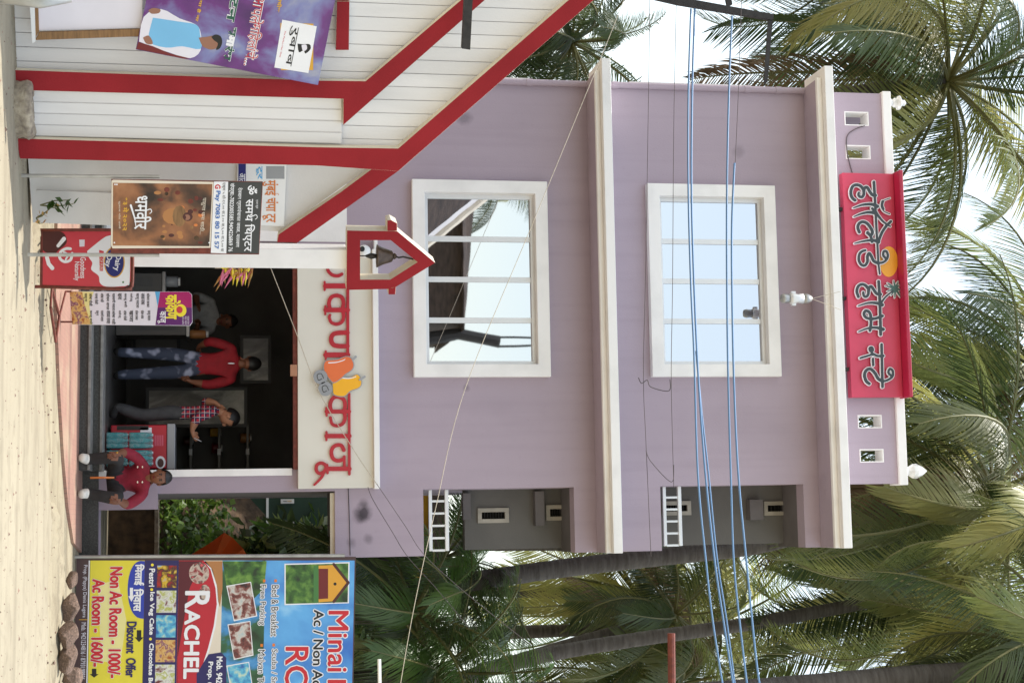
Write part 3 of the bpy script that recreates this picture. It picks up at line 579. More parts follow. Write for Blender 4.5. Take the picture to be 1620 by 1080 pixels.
def grown(pts, d):
    cx = sum(p[0] for p in pts) / len(pts); cy = sum(p[1] for p in pts) / len(pts)
    return [(x + (x - cx) * d / math.hypot(x - cx, y - cy), y + (y - cy) * d / math.hypot(x - cx, y - cy)) for x, y in pts]
poly(FB, cc(grown(y_ap, 9), 590), 0.0305, 0.036).build('fruit_backing', 'p_nut', nb); poly(FB, cc(y_ap, 590), 0.0365, 0.042).build('cashew_apple', 'p_yelapple', nb)
poly(FB, cc(grown(o_ap, 9), 420), 0.0425, 0.048).build('fruit_backing', 'p_nut', nb); poly(FB, cc(o_ap, 420), 0.0485, 0.054).build('cashew_apple', 'p_orapple', nb)
for (cx, cy, ou) in ((150, 1005, 420), (195, 145, 590)):
    hh, uu = 480 + cx * k, ou + cy * k
    poly(FB, ell(hh, uu, 11.2, 11.2), 0.0545, 0.062).build('cashew_nut', 'p_grey', nb, label='silver round cashew nut')
    strokes_slab(FB, [([(hh + 5, uu + 2), (hh + 1, uu - 5), (hh - 5, uu - 3), (hh - 3, uu + 5), (hh + 2, uu + 3)], 0.5, 0.5, True)], 0.4, 0, 0.0622, 0.064).build('nut_line', 'p_black', nb)
for pts, ou in (([(430, 862), (466, 824)], 420), ([(505, 62), (546, 36)], 590)): strokes_slab(FB, [(C(pts, ou), 1.6, 1.9, False)], 0.5, 0, 0.045, 0.053).build('fruit_stem', 'p_nut', nb)
strokes_slab(FB, [(C([(225, 878), (290, 874), (350, 858), (372, 845)], 420), 0.9, 0.5, True)], 0.4, 0, 0.0542, 0.0555).build('fruit_highlight', 'p_white', nb)
strokes_slab(FB, [(C([(335, 45), (400, 50), (440, 45), (470, 34)], 590), 0.9, 0.5, True)], 0.4, 0, 0.0422, 0.0435).build('fruit_highlight', 'p_white', nb)
# door frame, plinth, steps
r_ = frect(235, 470, 743, 753, DF - 0.03); MB().box(SHOP[1] - 0.004, r_[1], DF - 0.035, DF + 0.02, ZFL - 0.1, SHOP[3] - 0.06).build('door_frame', 'white_paint', h_, bevel=0.004)
zt1, zt2 = fz(144, 620, DF - 0.58), fz(163, 620, DF - 0.28)
xs0, xs1 = SHOP[0] - 0.6, fx(746, 140)
for i, (yy, z0, z1) in enumerate(((DF - 0.58, -0.05, zt1), (DF - 0.28, zt1 + 0.0005, zt2))):
    s_ = MB().box(xs0, xs1, yy, DF + 0.05, z0, z1 - 0.03).build('step', 'granite', h_)
    MB().box(xs0, xs1, yy - 0.025, DF + 0.049, z1 - 0.0295, z1).build('tread', 'granite_edge', s_, bevel=0.004)
MB().box(xs1 + 0.001, XR + 0.2, DF - 0.07, DF + 0.3, -0.05, fz(156, 820)).build('plinth', 'granite', h_)
lw = frect(157, 250, 753, 806); MB().box(lw[0] + 0.003, lw[1], DF - 0.03, DF - 0.001, fz(156, 820) + 0.001, lw[3]).build('low_wall', 'lavender', h_)
MB().box(PORCH[0] + 0.001, lw[1] - 0.001, DF + 0.0005, DF + 0.24, fz(156, 820) + 0.001, lw[3] - 0.002).build('low_wall', 'grey_plaster', h_)
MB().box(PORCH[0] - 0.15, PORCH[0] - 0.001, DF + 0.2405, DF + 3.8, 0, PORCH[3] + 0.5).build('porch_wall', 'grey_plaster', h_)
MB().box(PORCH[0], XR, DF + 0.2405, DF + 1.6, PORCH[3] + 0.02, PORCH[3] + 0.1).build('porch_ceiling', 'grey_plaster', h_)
MB().box(XR - 0.03, XR - 0.002, DF + 0.05, DF + 0.09, PORCH[2], PORCH[3]).build('porch_frame', 'cream_paint', h_)
MB().box(PORCH[0] + 0.02, XR - 0.031, DF + 0.05, DF + 0.09, PORCH[3] - 0.05, PORCH[3] - 0.001).build('porch_frame', 'cream_paint', h_)

# crimson name board on the parapet
B0 = DF - 0.16; NB = Plane((0, B0, 0), (0, -1, 0))
nx0, nx1, nz0, nz1 = fx(274, 1370, B0), fx(628, 1390, B0), fz(1340, 450, B0), fz(1421, 450, B0)
sg = thing('name_board', 'crimson board with charcoal lettering, orange sun and palm emblem on the parapet', 'sign', ((nx0 + nx1) / 2, B0, nz0))
MB().box(nx0, nx1, B0, DF - 0.0455, nz0, nz1).build('board', 'crimson', sg, bevel=0.006)
MB().box(nx0 - 0.012, nx1 + 0.012, B0 - 0.17, DF - 0.046, nz1 + 0.001, nz1 + 0.05).build('hood', 'crimson_dark', sg, bevel=0.008)
k6 = 1 / 6; A_ = lambda pts, r0, r1=None, sm=True: ([(1330 + x * k6, 270 + y * k6) for x, y in pts], r0 * k6, (r1 or r0) * k6, sm)
k5 = 1 / 5.4; B_ = lambda pts, r0, r1=None, sm=True: ([(1330 + x * k5, 440 + y * k5) for x, y in pts], r0 * k5, (r1 or r0) * k5, sm)
NS = [A_([(302, 115), (310, 250), (318, 400), (326, 560), (336, 720), (345, 880), (357, 985)], 13, 8), A_([(318, 242), (286, 236), (262, 205), (245, 175), (228, 164), (212, 175), (206, 200)], 14),
      A_([(208, 195), (180, 157), (142, 142), (106, 152), (86, 190), (85, 235), (100, 270), (124, 288)], 14), A_([(206, 205), (205, 235), (190, 257), (168, 254), (155, 236), (160, 216)], 14, 11),
      A_([(334, 346), (280, 326), (200, 330), (150, 345), (108, 361)], 17, 5), A_([(322, 408), (250, 402), (180, 416), (112, 444)], 17, 5), A_([(285, 365), (320, 405)], 11),
      A_([(332, 420), (380, 480), (430, 520), (458, 535)], 12, 6), A_([(430, 520), (462, 488)], 13), A_([(420, 530), (380, 590), (355, 650), (342, 690)], 13),
      A_([(165, 590), (150, 550), (160, 510), (195, 492), (237, 507), (275, 555), (288, 592), (272, 618), (242, 598)], 14), A_([(242, 592), (272, 630), (284, 680)], 13), A_([(345, 682), (290, 666), (200, 676), (120, 696)], 17, 5),
      A_([(340, 882), (300, 862), (275, 812), (256, 790), (241, 820), (240, 870), (215, 905), (180, 895), (159, 850), (165, 797), (190, 771), (220, 762)], 14, 12), A_([(345, 882), (386, 876), (420, 850), (434, 810), (420, 772), (396, 772), (391, 810), (424, 845)], 11),
      A_([(455, 268), (400, 288), (372, 322), (376, 360), (402, 395), (452, 418)], 4, 4), A_([(385, 300), (378, 335), (392, 372)], 13, 11)]
NS2 = [B_([(312, 32), (320, 150), (325, 300), (329, 485)], 12), B_([(330, 142), (295, 136), (270, 102), (250, 76), (232, 82), (228, 110)], 12), B_([(228, 102), (200, 66), (165, 57), (136, 77), (126, 120), (140, 163)], 12),
       B_([(226, 110), (222, 145), (205, 163), (186, 154), (181, 126)], 12, 10), B_([(342, 232), (290, 216), (220, 216), (138, 241)], 15, 5), B_([(332, 218), (370, 165), (432, 114)], 9, 6),
       B_([(345, 326), (290, 346), (245, 351), (206, 340), (187, 310), (201, 282), (230, 292), (245, 330), (246, 400), (238, 450)], 12), B_([(350, 440), (290, 426), (220, 431), (142, 460)], 15, 5),
       B_([(337, 568), (345, 930)], 11, sm=False), B_([(352, 666), (300, 666), (265, 650), (230, 662), (156, 685)], 11, 9), B_([(248, 606), (250, 614)], 23, sm=False), B_([(250, 630), (262, 655)], 11, sm=False), B_([(263, 690), (266, 745)], 10, sm=False),
       B_([(350, 882), (310, 862), (280, 812), (242, 777), (206, 790), (191, 830), (206, 880), (232, 903)], 13), B_([(350, 882), (390, 871), (430, 840), (431, 792), (406, 777), (396, 810), (426, 840)], 10)]
for q in (NS, NS2):
    strokes_slab(NB, q, 0.5, 1.15, 0.022, 0.040).build('letter_backing', 'white_acrylic', sg); strokes_slab(NB, q, 0.5, 0, 0.0405, 0.046).build('lettering', 'charcoal', sg)
PT = [B_([(455, 92), e], 11, 3, False) for e in ((370, 70), (388, 46), (440, 26), (490, 62), (526, 112), (500, 166), (450, 170), (420, 150), (386, 116), (478, 34))]
strokes_slab(NB, PT, 0.5, 0.9, 0.022, 0.0395).build('emblem_backing', 'white_acrylic', sg); strokes_slab(NB, PT, 0.5, 0, 0.041, 0.0455).build('palm_emblem', 'teal', sg)
poly(NB, ell(1405.8, 414, 14.5, 24, 40), 0.001, 0.006).build('sun_emblem', 'orange_paint', sg)
for u in (334, 474, 585): MB().box(fx(u, 1338) - 0.02, fx(u, 1338) + 0.02, DF - 0.12, DF - 0.05, nz0 - 0.07, nz0 - 0.001).build('bracket', 'dark_iron', sg)
# lamps on the coping
zt = pz2
g1 = thing('globe_lamp', 'small frosted finial lamp on the left end of the white coping', 'lamp', (fx(161, 1410), DF + 0.05, zt)); c = Vector((fx(161, 1410), DF + 0.05, zt))
MB().lathe(c, [(0.05, 0.0005), (0.055, 0.03), (0.035, 0.05)], 16).build('base', 'white_paint', g1, smooth=True)
MB().lathe(c, [(0.035, 0.0505), (0.06, 0.08), (0.05, 0.11), (0.085, 0.125), (0.09, 0.145), (0.05, 0.17), (0.035, 0.19), (0.04, 0.21), (0.01, 0.235)], 16).build('glass_globe', 'lamp_glass', g1, smooth=True)
c = Vector((fx(745, 1434), DF + 0.05, zt)); g2 = thing('globe_lamp', 'faceted glass bud lamp on the right end of the white coping', 'lamp', c)
MB().lathe(c, [(0.05, 0.0005), (0.05, 0.04)], 16).build('base', 'white_paint', g2)
MB().lathe(c, [(0.05, 0.0405), (0.085, 0.1), (0.09, 0.15), (0.06, 0.22), (0.01, 0.28)], 8).build('glass_globe', 'lamp_glass', g2)
# cable dangling on the parapet
pts = spline([(1368, 199), (1352, 205), (1340, 216), (1340, 240), (1345, 262), (1349, 276)], 6)
MB().tube([FAC.at(a, b, 0.012) for a, b in pts], 0.006, 6).top('loose_cable', 'thin_cable', 'thin grey cable curving from the parapet opening to the crimson board', 'cable')
# silvery fixture hung in front of the wall on two strings
YH = DF - 0.62; fxp = Plane((0, YH, 0), (0, -1, 0)); q = lambda h, u: fxp.at(h, u)
hg = thing('hanging_lantern', 'small silver and dark lantern hung on strings below the roof cornice', 'lantern', q(1235, 472)); c = q(1236, 472); s1 = (q(1284, 472) - c).length
mb = MB(); mb.lathe(c, [(0.045, 0), (0.055, 0.03), (0.05, 0.10)], 14); mb.build('foot', 'steel', hg, smooth=True)
MB().lathe(c, [(0.055, 0.1005), (0.07, 0.13), (0.05, 0.2), (0.06, 0.26)], 14).build('body', 'alu', hg, smooth=True)
MB().lathe(c, [(0.06, 0.2605), (0.055, 0.32), (0.03, s1)], 14).build('cap', 'steel', hg, smooth=True)
for sx in (-1, 1): MB().box(c.x + sx * 0.066 - 0.016, c.x + sx * 0.066 + 0.016, c.y - 0.02, c.y + 0.02, c.z + 0.12, c.z + 0.17).build('bracket', 'alu', hg)
for e in (q(1330, 461), q(1330, 490)): MB().tube([c + Vector((0, 0, s1)), e], 0.003, 5).build('string', 'rope', hg)
# ------------------------------------------------------------------ the white plank-clad building on the left
TH = R(27); WN = Vector((math.sin(TH), -math.cos(TH), 0)); WE = Vector((math.cos(TH), math.sin(TH), 0))
W0 = PZ(30, 165, 0.03); WP = Plane(W0, WN)
wb = thing('plank_building', 'white plank-clad gabled building with red trim bands on the left', 'building', W0)
def wsz(h, u):
    p = WP.at(h, u) - W0; return p.dot(WE), p.z
def wpt(s, z, off): return W0 + WE * s + Vector((0, 0, z)) + WN * off
d1 = [wsz(628, 248), wsz(912, 0)]; mslope = (d1[1][1] - d1[0][1]) / (d1[1][0] - d1[0][0])
def ztop(s): return d1[0][1] + mslope * (s - d1[0][0]) if s < d1[0][0] else d1[0][1]
s_r = wsz(300, 236)[0]; pitch = 0.104; n = int((s_r + 2.6) / pitch) + 1
wallm = MB(); s_l = s_r - n * pitch
q = [wpt(s_l, -0.1, -0.2), wpt(s_r, -0.1, -0.2), wpt(s_r, ztop(s_r), -0.2), wpt(s_l, ztop(s_l), -0.2)]
backw = wallm.prism(q, WN * 0.17).build('wall', 'wall_white', wb)
for i in range(n):
    a = s_r - (i + 1) * pitch; b = a + pitch - 0.004; e = random.uniform(-0.003, 0.003)
    pp = [wpt(a, -0.08, -0.028), wpt(b, -0.08, -0.028), wpt(b, ztop(b), -0.028), wpt(a, ztop(a), -0.028)]
    MB().prism(pp, WN * (0.012 + e)).build('plank', 'plank_white', backw, bevel=0.003)
poly(WP, [(20, 107), (500, 124), (577, 125), (724, 0), (1075, -300), (1113, -300), (762, 0), (541.7, 194.5), (541.7, 153), (24, 139)], 0.001, 0.085, None, 0, 1).build('trim_band', ['band_red', 'cream_paint'], wb, bevel=0.004)
poly(WP, [(28, 214), (500, 228), (628, 230), (892, 0), (1234, -300), (1274, -300), (932, 0), (628, 266), (500, 257), (34, 246)], 0.001, 0.10, None, 0, 1).build('trim_band', ['band_red', 'cream_paint'], wb, bevel=0.004)
poly(WP, [(532, 0), (552, 0), (551, 77), (530, 77)], 0.001, 0.07, None, 0, 1).build('trim_band', ['band_red', 'cream_paint'], wb, bevel=0.004)
poly(WP, [(532, -60), (552, -60), (552, -1), (532, -1)], 0.001, 0.07, None, 0, 1).build('trim_band', ['band_red', 'cream_paint'], wb)
poly(WP, [(22, 141), (33, 213), (541, 225), (541, 155)], 0.0005, 0.015).build('lower_panel', 'wall_white', wb)
for i in range(4):
    u0 = 141.5 + i * 18.2; u1 = u0 + 17.2
    poly(WP, [(24 + i * 2.5, u0), (26 + i * 2.5, u1), (540, u1 + 12.6), (540, u0 + 13.4)], 0.0155, 0.022).build('plank', 'plank_white', wb, bevel=0.003)
W2P = WP.back(0.35)
poly(W2P, [(44, 246), (52, 352), (442, 366), (590, 261), (560, 246)], -0.15, 0.0).build('recessed_wall', 'wall_white', wb)
poly(W2P, [(438, 378), (440, 366), (537, 300), (589.5, 261), (625, 262), (627, 267), (581, 300), (471, 378)], 0.001, 0.09, None, 0, 1).build('trim_band', ['band_red', 'cream_paint'], wb)
poly(W2P, [(59, 300), (300, 309), (300, 312), (59, 303)], 0.0005, 0.02).build('wall_joint', 'wall_white', wb)
# roof slope behind the gable so the building has depth
r0, r1 = wpt(d1[0][0], d1[0][1] + 0.02, -0.21), wpt(s_l, ztop(s_l) + 0.02, -0.21); bk = -WN * 5
MB().prism([r0, r1, r1 + Vector((0, 0, -0.1)), r0 + Vector((0, 0, -0.1))], bk).build('roof', 'brown_roof', wb)
r0 = wpt(s_r, -0.1, -0.36); MB().prism([r0, r0 + Vector((0, 0, d1[0][1])), wpt(s_r - 0.2, d1[0][1], -0.36), wpt(s_r - 0.2, -0.1, -0.36)], bk).build('side_wall', 'wall_white', wb)
# black bars fixed to the gable
bb = Plane(WP.p + WN * 0.3, WN)
poly(bb, [(736, -40), (749, -40), (743, 78), (730, 76)], -0.03, 0.03).top('iron_bar', 'dark_iron', 'black iron bar sticking out across the white gable planks', 'bar')
ib = Plane((0, 16.7, 0), (0, -1, 0)); br_ = thing('pole_bracket', 'black iron bracket arm holding the blue cables at upper left', 'bracket', ib.at(1100, 0))
poly(ib, [(1020, -18), (1075, -3), (1223, 24), (1222, 33), (1072, 8), (1020, -4)], -0.03, 0.03).build('arm', 'dark_iron', br_)
poly(ib, [(1215, 33), (1222, 33), (1214, 128), (1209, 136), (1209, 120)], -0.015, 0.015).build('stay', 'dark_iron', br_)
pb_ = ib.at(1000, -26); MB().tube([(pb_.x, pb_.y, 0), (pb_.x, pb_.y, ib.at(1260, -26).z)], 0.07, 10).build('post', 'dark_iron', br_)
poly(ib, [(1145, -12), (1154, -12), (1158, 8), (1150, 11)], -0.02, 0.02).build('clamp', 'dark_iron', br_)
# upper pole the bracket hangs on, mostly outside the picture
# tour notice board on the recessed wall
T2 = W2P; tb = thing('notice_board', 'weathered white notice board with orange lettering under the red gable band', 'sign', T2.at(375, 305))
poly(T2, [(376, 256.5), (453, 258), (449, 356), (374, 352)], 0.02, 0.04).build('board', 'white', tb); TP = Plane(T2.p + WN * 0.04, WN)
rect(TP, 377, 389, 257.5, 300, 0.0005, 0.001).build('blue_stripe', 'p_dblue', tb); rect(TP, 421, 450, 263, 283, 0.0005, 0.001).build('grey_patch', 'p_grey', tb)
text(TP, 'आता', 378, 388, 274, 292, 0.002, bold=0.01).build('lettering', 'p_white', tb); text(TP, 'टूर', 405, 415, 263, 284, 0.002, bold=0.02).build('lettering', 'p_sky', tb)
text(TP, 'मुंबई चंपा टूर', 415, 441, 285, 352, 0.002, bold=0.02).build('lettering', 'p_tour', tb)
# bell gable on a slim pillar
GP = Plane(PZ(68, 405, 0), WN); gt = thing('bell_pillar', 'slim white pillar topped by a red gabled bell niche', 'bell niche', PZ(68, 405, 0))
gpp = lambda pts, a, b, mb=None: poly(GP, pts, a, b, mb, 0, 1)
MB().prism([GP.at(548, 395) - Vector((0, 0, 3)), GP.at(548, 425.5) - Vector((0, 0, 3)), GP.at(548, 425.5), GP.at(548, 395)], -WN * 0.17).build('pillar', 'white_paint', gt, bevel=0.005)
hole = [(568.5, 375.5), (616.7, 375.5), (659, 410), (616, 437.5), (568.5, 437.5)]
pieces = [[(548, 360.2), (568.5, 360.7), (568.5, 453.3), (547, 453.7)], [(568.5, 360.7), (622, 361.5), (616.7, 375.5), (568.5, 375.5)], [(622, 361.5), (627, 361.5), (686.5, 411), (659, 410), (616.7, 375.5)],
          [(686.5, 411), (624, 449.5), (620, 449.8), (616, 437.5), (659, 410)], [(620, 449.8), (613, 452.2), (568.5, 453.3), (568.5, 437.5), (616, 437.5)]]
mb = MB()
for p_ in pieces: gpp(p_, -0.085, 0.085, mb)
nf = mb.build('niche', ['band_red', 'cream_paint'], gt)
gpp([(611, 344.5), (617, 343.5), (627, 349), (627, 361), (611, 361)], -0.086, 0.0855).build('eave', ['band_red', 'cream_paint'], gt, bevel=0.006)
gpp([(613, 451.5), (613, 461), (624, 461), (625, 449)], -0.086, 0.0855).build('eave', ['band_red', 'cream_paint'], gt, bevel=0.004)
bc = GP.at(596, 405); sc = (GP.at(622, 405) - bc).length
be = thing('brass_bell', 'dark bronze bell hanging inside the red gabled niche', 'bell', bc)
MB().lathe(bc, [(0.104, 0), (0.1, 0.008), (0.078, 0.05), (0.062, 0.10), (0.05, sc * 0.93), (0.03, sc)], 24).build('body', 'bronze', be, smooth=True)
MB().lathe(bc + Vector((0, 0, sc)), [(0.022, 0), (0.03, 0.012), (0.015, 0.03)], 14).build('crown', 'bronze', be, smooth=True)
MB().tube([bc + Vector((0, 0, sc + 0.02)), bc + Vector((0.012, 0, sc + 0.05)), bc + Vector((0.004, 0, sc + 0.09)), GP.at(654, 410)], 0.008, 8).build('hook', 'dark_iron', be)
MB().tube([bc + Vector((0, 0, 0.05)), bc + Vector((0, 0, -0.05)), bc + Vector((0, 0, -0.1))], [0.006, 0.028, 0.008], 10).build('clapper', 'dark_iron', be, smooth=True)
MB().tube([bc + Vector((0, 0, -0.095)), bc + Vector((0, 0, -0.15))], 0.006, 6).build('cord', 'dark_iron', be)
cv = Plane((0, DF - 0.14, 0), (0, -1, 0)); cm = thing('wall_camera', 'white dome camera on a thin shelf seen through the bell niche', 'camera', cv.at(592, 395))
rect(cv, 592, 597, 377, 426, -0.12, 0.02).build('shelf', 'white', cm); p0 = cv.at(576, 398)
MB().lathe(p0, [(0.075, -0.11), (0.075, 0.02), (0.05, 0.06), (0.01, 0.07)], 18, axis=(0, -1, 0)).build('dome', 'white', cm, smooth=True); MB().lathe(cv.at(573, 394, 0.075), [(0.03, -0.02), (0.028, 0.02)], 14, axis=(0, -1, 0)).build('lens', 'black', cm)

# ------------------------------------------------------------------ cinema poster stand
PSY = PZ(42, 340, 0.05).y; PS = Plane((0, PSY, 0), (0.12, -1, 0)); ps = thing('poster_stand', 'steel-legged stand with a brown film poster and black cinema notice', 'poster stand', PS.at(40, 340))
poly(PS, [(176, 283), (416, 287), (410, 402.5), (175, 400.5)], -0.02, 0.0).build('frame', 'rust', ps, bevel=0.003)
for (a, b) in (((33, 277), (252, 279)), ((43, 402.5), (252, 403))): MB().tube([PS.at(*a) + PS.n * -0.04, PS.at(*b) + PS.n * -0.04], 0.014, 10).build('leg', 'steel', ps)
poly(PS, [(176.5, 286), (179, 284.5), (338, 288), (333, 392), (178, 393), (175.5, 388)], 0.0005, 0.003).build('poster_margin', 'p_cream', ps)
poly(PS, [(179, 289.5), (336, 291.5), (331, 389.5), (178.5, 388.5)], 0.0035, 0.005).build('poster', 'print_poster', ps)
poly(PS, [(338.5, 287.5), (361, 287.5), (358, 401), (333.5, 400)], 0.0005, 0.003).build('white_band', 'p_white', ps)
poly(PS, [(361.2, 287.5), (414.5, 288.5), (409.5, 401), (358.2, 400.5)], 0.0005, 0.003).build('notice', 'p_poster', ps)
tx = lambda b, h0, h1, u0, u1, mt, bold=0.0, dh=-3, off=0.0055, pl=PS, th=ps: text(pl, b, h0, h1, u0, u1, off, bold=bold, dh=dh).build('lettering', mt, th)
tx('धमवीर', 214, 241, 310, 363, 'p_white', 0.015, -2, 0.0065); strokes_slab(PS, [([(232, 333), (238, 331), (240, 335), (237, 338)], 0.8, 0.6, True)], 0.4, 0, 0.0062, 0.0075).build('flourish', 'p_white', ps); strokes_slab(PS, [([(207, 325), (213, 345), (215, 358)], 1.6, 0.5, True)], 0.5, 0, 0.0055, 0.006).build('flourish', 'p_white', ps)
tx('१३ मे २०२२', 194, 204, 313, 365, 'p_gold', 0.03, -1, 0.006); tx('मुकाम पोट ठाणे', 187, 191, 318, 362, 'p_cream', 0, 0, 0.006)
tx('पाहुणा धमा साठी...', 319, 328, 313, 371, 'p_cream', 0.0, -5, 0.006)
rnd = random.Random(12); nfig = 0
def fig(hh, uu, rh, ru, mt):
    global nfig; nfig += 1; poly(PS, ell(hh, uu, rh, ru, 12), 0.0051, 0.00515 + 0.000012 * nfig).build('poster_figure', mt, ps)
for i in range(34):                                               # loose crowd of small figures round a larger one: no known design
    fig(rnd.uniform(248, 318), rnd.uniform(300, 384), rnd.uniform(2, 6), rnd.uniform(2, 4), rnd.choice(('p_sandy', 'p_choc', 'rust', 'soil', 'p_tour', 'wood')))
fig(274, 342, 17, 13, 'p_sandy'); fig(284, 342, 11, 17, 'wood'); fig(297, 343, 8, 7, 'p_choc'); fig(296, 344, 5, 4.6, 'p_skin'); fig(292, 344, 2.6, 3.4, 'p_choc')
tx('G', 340, 349, 292, 299, 'p_red', 0.03, 0); tx('Pay 7083 80 15 57', 340, 349, 302, 394, 'p_gpay', 0.025, -3)
tx('एकूण ५ शो-१२.०० वा.३.०० वा.६.०० वा.९.०० वा', 351, 358, 289, 398, 'p_black', 0.0, -3)
tx('संपर्क:-7822005585,9404226869 76', 362, 372, 290, 398, 'p_white', 0.015, -3, 0.004); tx('देवबाग ग्रामपंचायत जवळ, मालवण', 375, 384, 297, 391, 'p_white', 0.01, -4, 0.004)
tx('समथ िथएटर', 386, 405, 315, 398, 'p_white', 0.012, -3, 0.0045); strokes_slab(PS, [([(400, 342), (405, 340), (407, 344), (404, 347)], 0.7, 0.5, True)], 0.4, 0, 0.0042, 0.0055).build('flourish', 'p_white', ps); tx('ॐ', 392, 407, 293, 308, 'p_white', 0.02, 0, 0.004)
tx('एअर कूल', 404, 408, 316, 330, 'p_white', 0.0, 0, 0.004)
for hh, uu in ((182, 292), (185, 292), (181, 384), (331, 384)): poly(PS, ell(hh, uu, 1.3, 1.3, 8), 0.0055, 0.006).build('stud', 'p_white', ps)

# ------------------------------------------------------------------ dairy board
DY = PZ(52, 452, 0.02).y; DP = Plane((0, DY, 0), (-0.05, -1, 0)); dd = thing('dairy_board', 'red and white dairy board in a rust-red tube frame with rounded top', 'sign', DP.at(52, 410))
z_ = lambda pts: [(30 + x / 5.4, 340 + y / 5.4) for x, y in pts]
fr = z_([(195, 130), (900, 130), (945, 145), (968, 185), (968, 570), (945, 615), (900, 632), (190, 612)]); frp = [DP.at(*p) for p in spline(fr, 3)]
MB().tube(frp, 0.014, 8).build('frame', 'rust', dd, smooth=True); MB().tube([DP.at(*z_([(100, 613)])[0]), DP.at(*z_([(190, 612)])[0])], 0.014, 8).build('leg', 'rust', dd); MB().tube([DP.at(*z_([(110, 132)])[0]), DP.at(*z_([(195, 130)])[0])], 0.014, 8).build('leg', 'rust', dd)
MB().tube([DP.at(*z_([(195, 130)])[0]), DP.at(*z_([(190, 612)])[0])], 0.011, 8).build('cross_bar', 'rust', dd)
zp = lambda pts, a, b, sm=False: poly(DP, spline(z_(pts + [pts[0]]), 4)[:-1] if sm else z_(pts), a, b)
zp([(200, 140), (900, 140), (940, 155), (956, 190), (956, 560), (935, 600), (895, 618), (200, 602)], -0.006, 0.002).build('panel', 'p_dairy', dd)
zp([(582, 310), (640, 262), (720, 200), (770, 178), (900, 160), (945, 200), (947, 560), (925, 600), (880, 610), (745, 612), (692, 580), (680, 520), (618, 468), (627, 410), (595, 360)], 0.0022, 0.0032, True).build('milk_splash', 'p_white', dd)
zp([(200, 142), (360, 145), (405, 200), (400, 250), (340, 300), (300, 330), (205, 300)], 0.0022, 0.0032, True).build('chocolate', 'p_choc', dd)
poly(DP, ell(30 + 815 / 5.4, 340 + 405 / 5.4, 16.5, 24.5), 0.0034, 0.004).build('logo_rim', 'p_gold', dd); poly(DP, ell(30 + 815 / 5.4, 340 + 405 / 5.4, 14.8, 22.6), 0.0042, 0.0046).build('logo_oval', 'p_dblue', dd)
text(DP, 'Dairy', 181, 192, 403, 428, 0.0048, bold=0.02, dh=-3, du=1).build('lettering', 'p_white', dd); text(DP, 'Day', 167, 178, 403, 422, 0.0048, bold=0.02, dh=-3, du=1).build('lettering', 'p_white', dd)
zp([(685, 300), (725, 310), (718, 480), (690, 478)], 0.0034, 0.004).build('ribbon', 'p_dairy', dd); text(DP, 'S OF FUN', 157.5, 163, 405, 427, 0.0043).build('lettering', 'p_cream', dd)
text(DP, 'Goodness', 127, 136, 407, 440, 0.0024, bold=0.01).build('lettering', 'p_white', dd); text(DP, 'Naturally', 116, 126, 414, 444, 0.0024, bold=0.01).build('lettering', 'p_white', dd)
strokes_slab(DP, [(z_([(440, 290), (400, 290), (355, 320), (350, 370), (390, 400), (440, 385), (455, 330)]), 2.2, 2.2, True), (z_([(385, 320), (420, 340), (400, 380)]), 1.4, 1.4, True), (z_([(335, 265), (385, 205)]), 2.6, 3.2, False), (z_([(240, 365), (255, 420), (285, 455)]), 3.0, 3.2, False)], 0.5, 0, 0.0034, 0.004).build('ice_cream_swirl', 'p_white', dd)
zp([(515, 212), (562, 212), (560, 270), (518, 272)], 0.0022, 0.003).build('logo_patch', 'p_pale', dd); poly(DP, ell(30 + 890 / 5.4, 340 + 575 / 5.4, 1.6, 1.6, 10), 0.0034, 0.004).build('green_dot', 'p_green', dd)

# ------------------------------------------------------------------ menu standee
MY = PZ(96, 485, 0.03).y; MP = Plane((0, MY, 0), (0, -1, 0)); ms_ = thing('menu_standee', 'narrow white and magenta price-list standee on a rust-red foot', 'standee', MP.at(96, 488))
mp_ = z_([(430, 652), (1450, 655), (1478, 680), (1482, 915), (1462, 945), (455, 935)]); poly(MP, mp_, -0.012, 0.0).build('panel', 'p_pale', ms_)
mz = lambda pts, a, b: poly(MP, z_(pts), a, b)
mz([(432, 654), (640, 656), (600, 760), (625, 936), (456, 934)], 0.0005, 0.001).build('yellow_field', 'p_lemon', ms_); mz([(432, 654), (540, 656), (560, 760), (605, 900), (608, 935), (456, 934)], 0.0012, 0.0018).build('product_picture', 'print_food', ms_)
mz([(1162, 655), (1206, 655), (1185, 780)], 0.0005, 0.001).build('blue_corner', 'p_sky', ms_)
mz([(1206, 657), (1450, 657), (1475, 682), (1478, 790), (1185, 790)], 0.0005, 0.001).build('header', 'p_magenta', ms_); mz([(1185, 790.5), (1478, 790.5), (1479, 913), (1460, 942), (1166, 940)], 0.0005, 0.001).build('header', 'p_violet', ms_)
text(MP, 'कोकण', 262, 286, 466, 505, 0.0018, bold=0.04, dh=0).build('lettering', 'p_amber', ms_); text(MP, 'काजू', 249, 262, 492, 512, 0.0018, bold=0.02).build('lettering', 'p_white', ms_)
poly(MP, ell(286, 491, 9, 10, 20), 0.0012, 0.0016).build('emblem', 'p_amber', ms_); poly(MP, ell(284, 490, 5, 5.5, 20), 0.0026, 0.0030).build('emblem', 'p_dairy', ms_)
for i, b_ in enumerate(('ऑल इंडिया', 'खाऊ पदाथ', 'घाऊक दरात')): text(MP, b_, 288 + i * 4, 291 + i * 4, 500, 513, 0.0018).build('lettering', 'p_pale', ms_)
words = ['काजू गर', 'आंबा पोळी', 'फणस पोळी', 'आंबा वडी', 'कोकम आगळ', 'मालवणी मसाला', 'खाजा', 'काजू बफी', 'नाचणी लाडू', 'काजू मसाला', 'आवळा सरबत', 'कोकम सरबत']
